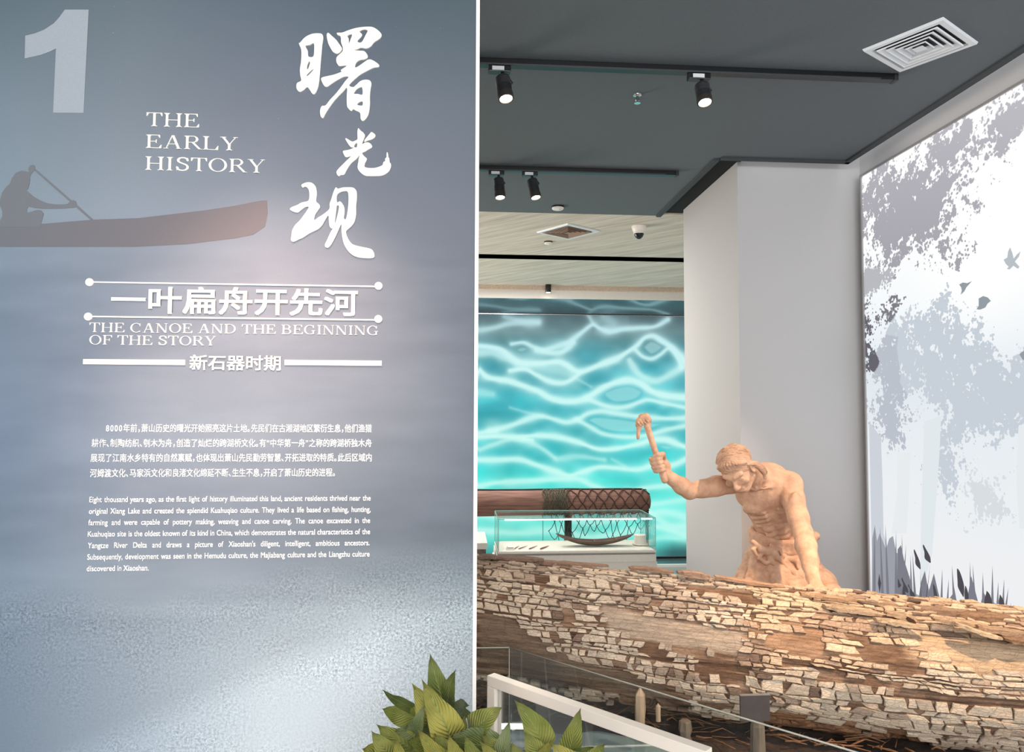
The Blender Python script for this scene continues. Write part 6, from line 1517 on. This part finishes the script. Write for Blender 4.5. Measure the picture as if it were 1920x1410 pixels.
for i in range(cols + 1):
    for j in range(3):
        for di in ((0, -1) if j % 2 == 0 else (0, 1)):
            if (i + di, j + 1) in pts_:
                a, b_ = pts_[(i, j)], pts_[(i + di, j + 1)]; hang.tube([a, lift(a, b_, .5) + np.array([0, 0, -.012]), b_], .0030, 5)
    for j in range(1, 4): hang.lathe([(0, -.005), (.006, 0), (0, .005)], tuple(pts_[(i, j)]), 6)
hang.tube([on_y(1213, 958, YT - .08), on_y(1216, 972, YT - .08), on_y(1214, 985, YT - .08)], .008, 6)
for x_, y0_, y1_ in ((1018, 962, 1017), (1216, 950, 975)): hang.tube([on_y(x_, y0_, YT - .1), on_y(x_, y1_, YT - .1)], .0025, 5)
hang.build('hanging_net', M_NET2, ntroot, True)
# ================================================================== glass barrier by the log
M_GL2 = glass_mat('barrier_glass', (0.98, 0.99, 0.985, 1), 0.4)
g0 = on_y(955, 1214, 2.9); zg = float(g0[2]); g1 = on_z(1600, 1409, zg)
gb = thing('glass_barrier', 'low clear glass barrier standing along the front of the log', 'glass barrier', (g0[0], g0[1], ZPL))
def pane(name, a, b_, z0, z1, t, m, parent):
    a = Vector((a[0], a[1], 0)); b_ = Vector((b_[0], b_[1], 0)); d = (b_ - a).normalized(); n = Vector((-d.y, d.x, 0)) * t / 2
    mb = MB(); mb.prism([(a - n)[:2], (b_ - n)[:2], (b_ + n)[:2], (a + n)[:2]], z0, z1); return mb.build(name, m, parent)
def edge(name, pts, r, m, parent): return MB().tube(pts, r, 6).build(name, m, parent, True)
dv = Vector((g1[0] - g0[0], g1[1] - g0[1], 0)); dv.normalize(); g2 = Vector((g0[0], g0[1], 0)) + dv * 1.55
pane('glass_pane', (-0.8, g0[1] + .02), (g0[0] - .004, g0[1]), ZPL + .005, zg, .008, M_GL2, gb)
M_GE = mat('barrier_glass_edge', S(170, 168, 158), .2, namt=.02)
edge('polished_edge', [(-.8, g0[1] + .02, zg), (g0[0], g0[1], zg)], .0028, M_GE, gb)
edge('polished_edge', [(g0[0], g0[1], ZPL + .004), (g0[0], g0[1], zg)], .0022, M_GE, gb)
pane('glass_pane', (g0[0] + .004, g0[1]), g2, ZPL + .005, zg, .008, M_GL2, gb)
edge('polished_edge', [(g0[0], g0[1], zg), (g2.x, g2.y, zg)], .0028, M_GE, gb)
# glowing tube standing in for a bright reflection on the platform
a = on_y(958, 1352, 2.98); b_ = on_y(1006, 1350, 2.98)
t = thing('floor_reflection_strip', 'short glowing white tube standing in for a bright reflection on the platform', 'light strip', (a[0], 2.98, ZPL))
MB().tube([(a[0] - .12, 3.00, ZPL + .035), (b_[0], 2.98, ZPL + .035)], .011, 10).build('reflection_tube', mat('glowing_tube', S(255, 255, 250), .4, emit=(1, .98, .95, 1), es=2.2), t, True)
for x_ in (a[0] + .01, b_[0] - .01): boxo('tube_bracket', (x_ - .006, 2.975, ZPL + .001), (x_ + .006, 3.0, ZPL + .026), M_CHROME, t)

# ================================================================== white square-tube frame
c0 = on_y(927, 1266, 2.3); zf = float(c0[2]); c1 = on_z(1318, 1401, zf)
fr = thing('white_frame_stand', 'white square-tube metal frame with a glass pane standing before the log', 'frame', (c0[0], c0[1], 0))
def beam(name, p, q, w, m, parent):
    p = Vector([float(x) for x in p]); q = Vector([float(x) for x in q]); d = (q - p).normalized(); s_ = d.cross(Vector((0, 0, 1)))
    s_ = s_.normalized() if s_.length > .1 else Vector((dF.x, dF.y, 0)); u_ = s_.cross(d).normalized(); h = w / 2; vs = []
    for c in (p, q):
        for a, b_ in ((-h, -h), (h, -h), (h, h), (-h, h)): vs.append(c + s_ * a + u_ * b_)
    mb = MB(); mb.add(vs, [(0, 1, 2, 3), (7, 6, 5, 4), (0, 4, 5, 1), (1, 5, 6, 2), (2, 6, 7, 3), (3, 7, 4, 0)]); return mb.build(name, m, parent, bevel=.002)
dF = Vector((c1[0] - c0[0], c1[1] - c0[1], 0)).normalized(); w = .032; P0 = Vector((c0[0], c0[1], zf - w / 2)); P1 = Vector((c1[0], c1[1], zf - w / 2))
M_FR = mat('white_powder_coat', S(244, 232, 218), .45, namt=.01)
beam('top_bar', P0 - dF * w / 2, P1 + dF * w / 2, w, M_FR, fr)
for nm, p in (('post', P0), ('post', P1)): beam(nm, Vector((p.x, p.y, 0.0)), Vector((p.x, p.y, zf - w - .0005)), w, M_FR, fr)
beam('bottom_bar', Vector((P0.x, P0.y, .10)) + dF * (w / 2 + .001), Vector((P1.x, P1.y, .10)) - dF * (w / 2 + .001), w, M_FR, fr)
pane('glass_pane', (P0 + dF * w * .52), (P1 - dF * w * .52), .118, zf - w - .001, .006, M_GL2, fr)

# ================================================================== leafy plants at the foot of the panel
def leaf_mat(name, c0_, c1_):
    m, nt, b, out = newmat(name); b.inputs['Roughness'].default_value = 0.38; b.inputs['Specular IOR Level'].default_value = .5
    uv = N(nt, 'ShaderNodeAttribute', attribute_name='leafuv'); sx = N(nt, 'ShaderNodeSeparateXYZ'); nt.links.new(uv.outputs['Vector'], sx.inputs[0])
    ab = N(nt, 'ShaderNodeMath', operation='ABSOLUTE'); nt.links.new(sx.outputs[1], ab.inputs[0])
    v = N(nt, 'ShaderNodeMath', operation='MULTIPLY_ADD'); nt.links.new(ab.outputs[0], v.inputs[0]); v.inputs[1].default_value = -.35; nt.links.new(sx.outputs[0], v.inputs[2])
    s_ = N(nt, 'ShaderNodeMath', operation='MULTIPLY'); nt.links.new(v.outputs[0], s_.inputs[0]); s_.inputs[1].default_value = 75
    sn = N(nt, 'ShaderNodeMath', operation='SINE'); nt.links.new(s_.outputs[0], sn.inputs[0])
    mid = N(nt, 'ShaderNodeMapRange'); mid.inputs[1].default_value = 0; mid.inputs[2].default_value = .10; mid.inputs[3].default_value = 1; mid.inputs[4].default_value = 0; nt.links.new(ab.outputs[0], mid.inputs[0])
    nz = N(nt, 'ShaderNodeTexNoise'); nz.inputs['Scale'].default_value = 18; tc = N(nt, 'ShaderNodeTexCoord'); nt.links.new(tc.outputs['Object'], nz.inputs['Vector'])
    mx = N(nt, 'ShaderNodeMix', data_type='RGBA'); mx.inputs[6].default_value = c0_; mx.inputs[7].default_value = c1_; 
    a2 = N(nt, 'ShaderNodeMapRange'); a2.inputs[1].default_value = .35; a2.inputs[2].default_value = .65; nt.links.new(nz.outputs[0], a2.inputs[0]); nt.links.new(a2.outputs[0], mx.inputs[0])
    m2 = N(nt, 'ShaderNodeMix', data_type='RGBA'); nt.links.new(mid.outputs[0], m2.inputs[0]); nt.links.new(mx.outputs[2], m2.inputs[6]); m2.inputs[7].default_value = S(150, 160, 92)
    nt.links.new(m2.outputs[2], b.inputs['Base Color'])
    hs_ = N(nt, 'ShaderNodeMath', operation='ADD'); nt.links.new(sn.outputs[0], hs_.inputs[0]); nt.links.new(mid.outputs[0], hs_.inputs[1])
    bp = N(nt, 'ShaderNodeBump'); bp.inputs['Distance'].default_value = .0011; nt.links.new(hs_.outputs[0], bp.inputs['Height']); nt.links.new(bp.outputs[0], b.inputs['Normal'])
    b.inputs['Subsurface Weight'].default_value = 0.0
    tl = N(nt, 'ShaderNodeBsdfTranslucent'); nt.links.new(m2.outputs[2], tl.inputs[0]); ms = N(nt, 'ShaderNodeMixShader'); ms.inputs[0].default_value = .2
    nt.links.new(b.outputs[0], ms.inputs[1]); nt.links.new(tl.outputs[0], ms.inputs[2]); nt.links.new(ms.outputs[0], out.inputs[0]); return m
M_LEAF = [leaf_mat('leaf_olive', S(128, 136, 66), S(158, 160, 88)), leaf_mat('leaf_yellow_green', S(154, 150, 70), S(182, 174, 92)), leaf_mat('leaf_dark_green', S(104, 118, 62), S(134, 142, 82)), leaf_mat('leaf_grey_green', S(124, 138, 92), S(156, 166, 120))]
M_STEM = mat('green_stem', S(90, 104, 50), .5)
planter = thing('planter_box', 'white planter box holding the leafy plants at the foot of the panel', 'planter', (.0, 1.66, 0))
boxo('planter_body', (-.34, 1.52, 0), (.38, 1.80, .66), M_CASEW, planter, .006)
boxo('planter_soil', (-.32, 1.54, .661), (.36, 1.78, .672), M_SOIL, planter)
LEAVES = {   # base px, tip px, width px, depth, curl, twist, material
 'A': [((835,1338),(805,1236),46,1.66,.10,.2,2),((838,1330),(848,1262),30,1.64,.05,.5,2),((800,1370),(775,1290),52,1.62,.18,-.2,1),((845,1400),(790,1285),62,1.60,.22,.1,1),((800,1345),(722,1300),20,1.63,-.1,.4,2),
       ((795,1350),(720,1330),40,1.62,-.12,.2,0),((815,1365),(745,1372),34,1.60,-.1,.3,3),((778,1375),(790,1330),30,1.57,.1,.3,3),((770,1420),(686,1404),60,1.60,-.15,.1,1),((800,1420),(712,1366),56,1.61,.0,.2,0),((845,1380),(802,1330),44,1.59,.15,.4,0),
       ((840,1400),(770,1390),40,1.57,-.1,.3,0),((835,1440),(785,1378),42,1.56,.15,.2,1),((860,1440),(815,1380),44,1.55,.15,.1,0),((840,1345),(880,1338),28,1.68,-.1,.3,3),((845,1330),(872,1322),24,1.69,-.08,.4,2),((850,1360),(878,1370),30,1.66,.1,.4,2),
       ((740,1430),(700,1380),50,1.58,.1,.2,0),((760,1450),(740,1395),46,1.55,.12,.2,1),((830,1420),(870,1350),50,1.64,.12,-.3,0),((865,1450),(842,1388),46,1.54,.12,.2,1)],
 'B': [((880,1375),(936,1326),48,1.62,.12,.3,0),((945,1392),(852,1378),46,1.58,-.15,.2,3),((935,1400),(848,1390),30,1.55,-.1,.3,2),((930,1440),(952,1356),34,1.56,.10,.1,3),((960,1420),(905,1384),40,1.57,.1,.3,0),((900,1440),(872,1390),44,1.53,.1,.2,0),((930,1450),(905,1400),40,1.53,.1,-.2,1)],
 'C': [((1022,1420),(970,1320),54,1.60,.12,-.2,0),((1060,1430),(1084,1334),42,1.62,.10,.15,0),((1018,1430),(985,1378),46,1.57,.1,.2,0),((1080,1440),(1040,1402),50,1.55,.05,.2,1),((1000,1440),(1030,1392),34,1.58,.1,-.1,1),((1100,1450),(1130,1398),44,1.58,.05,.2,0),((1050,1440),(1110,1400),30,1.60,.05,.2,2),((985,1440),(962,1400),36,1.55,.05,.2,0)],
}
labs = {'A': 'tall bushy leafy plant in front of the bottom right of the text panel', 'B': 'middle leafy plant before the white frame post', 'C': 'leafy plant on the right, before the slanting white bar'}
roots = {'A': (-.10, 1.66), 'B': (.06, 1.64), 'C': (.20, 1.66)}
rl = random.Random(21)
for key, LV in LEAVES.items():
    rx, ry = roots[key]; pl = thing('leafy_plant', labs[key], 'plant', (rx, ry, .68), 'leafy plants at the foot of the panel')
    for (bp_, tp_, wpx, dpt, curl, twist, mi) in LV:
        b0 = on_y(bp_[0], bp_[1], dpt + .03); t0 = on_y(tp_[0], tp_[1], dpt - .03 + rl.uniform(-.03, .03)); ax_v = t0 - b0; L = np.linalg.norm(ax_v); ax_v /= L
        vd = nrm(CAM - (b0 + t0) / 2); s_ = nrm(np.cross(ax_v, vd)); nrm_ = nrm(np.cross(s_, ax_v)); s_ = s_ * math.cos(twist) + nrm_ * math.sin(twist); nn = nrm(np.cross(s_, ax_v))
        nn = nn if nn @ vd > 0 else -nn
        wv = wpx * dpt / FPX / 2 / max(.6, math.cos(twist)); nu_, nv_ = 22, 9; vs, uvs = [], []; ph = rl.uniform(0, 6)
        for i in range(nu_):
            t_ = i / (nu_ - 1); prof = (math.sin(math.pi * t_ ** .80) ** .85) if t_ < .93 else (math.sin(math.pi * .93 ** .80) ** .85) * ((1 - t_) / .07) ** 1.4 * .8
            ctr = b0 + ax_v * L * t_ + nn * (curl * L * math.sin(math.pi * t_)) + s_ * (curl * .35 * L * math.sin(math.pi * t_ * .9)) + nn * (-.10 * L * max(0, t_ - .8) / .2)
            for j in range(nv_):
                v_ = -1 + 2 * j / (nv_ - 1); wave = .10 * wv * math.sin(t_ * 15 + ph + v_) * abs(v_) ** 1.5
                vs.append(ctr + s_ * (v_ * wv * prof) + nn * (wave + .22 * wv * abs(v_) ** 1.3 * prof)); uvs.append((t_, v_, 0, 1))
        me = fast_mesh('leaf', np.array(vs), grid_faces(nu_, nv_)); vattr(me, 'leafuv', np.array(uvs)); lo_ = link('leaf', me, M_LEAF[mi], pl, True)
        root3 = np.array([rx + rl.uniform(-.05, .05), ry + rl.uniform(-.03, .03), .672]); mid3 = lift(root3, b0, .6) + np.array([0, 0, .03])
        if b0[2] < .70: root3[2] = b0[2] - .03 if b0[2] < .69 else .672
        MB().tube(list(spline([root3, mid3, b0, b0 + ax_v * L * .3 + nn * (curl * L * .8)][:3], 5)), .0028, 6).build('stalk', M_STEM, pl, True)
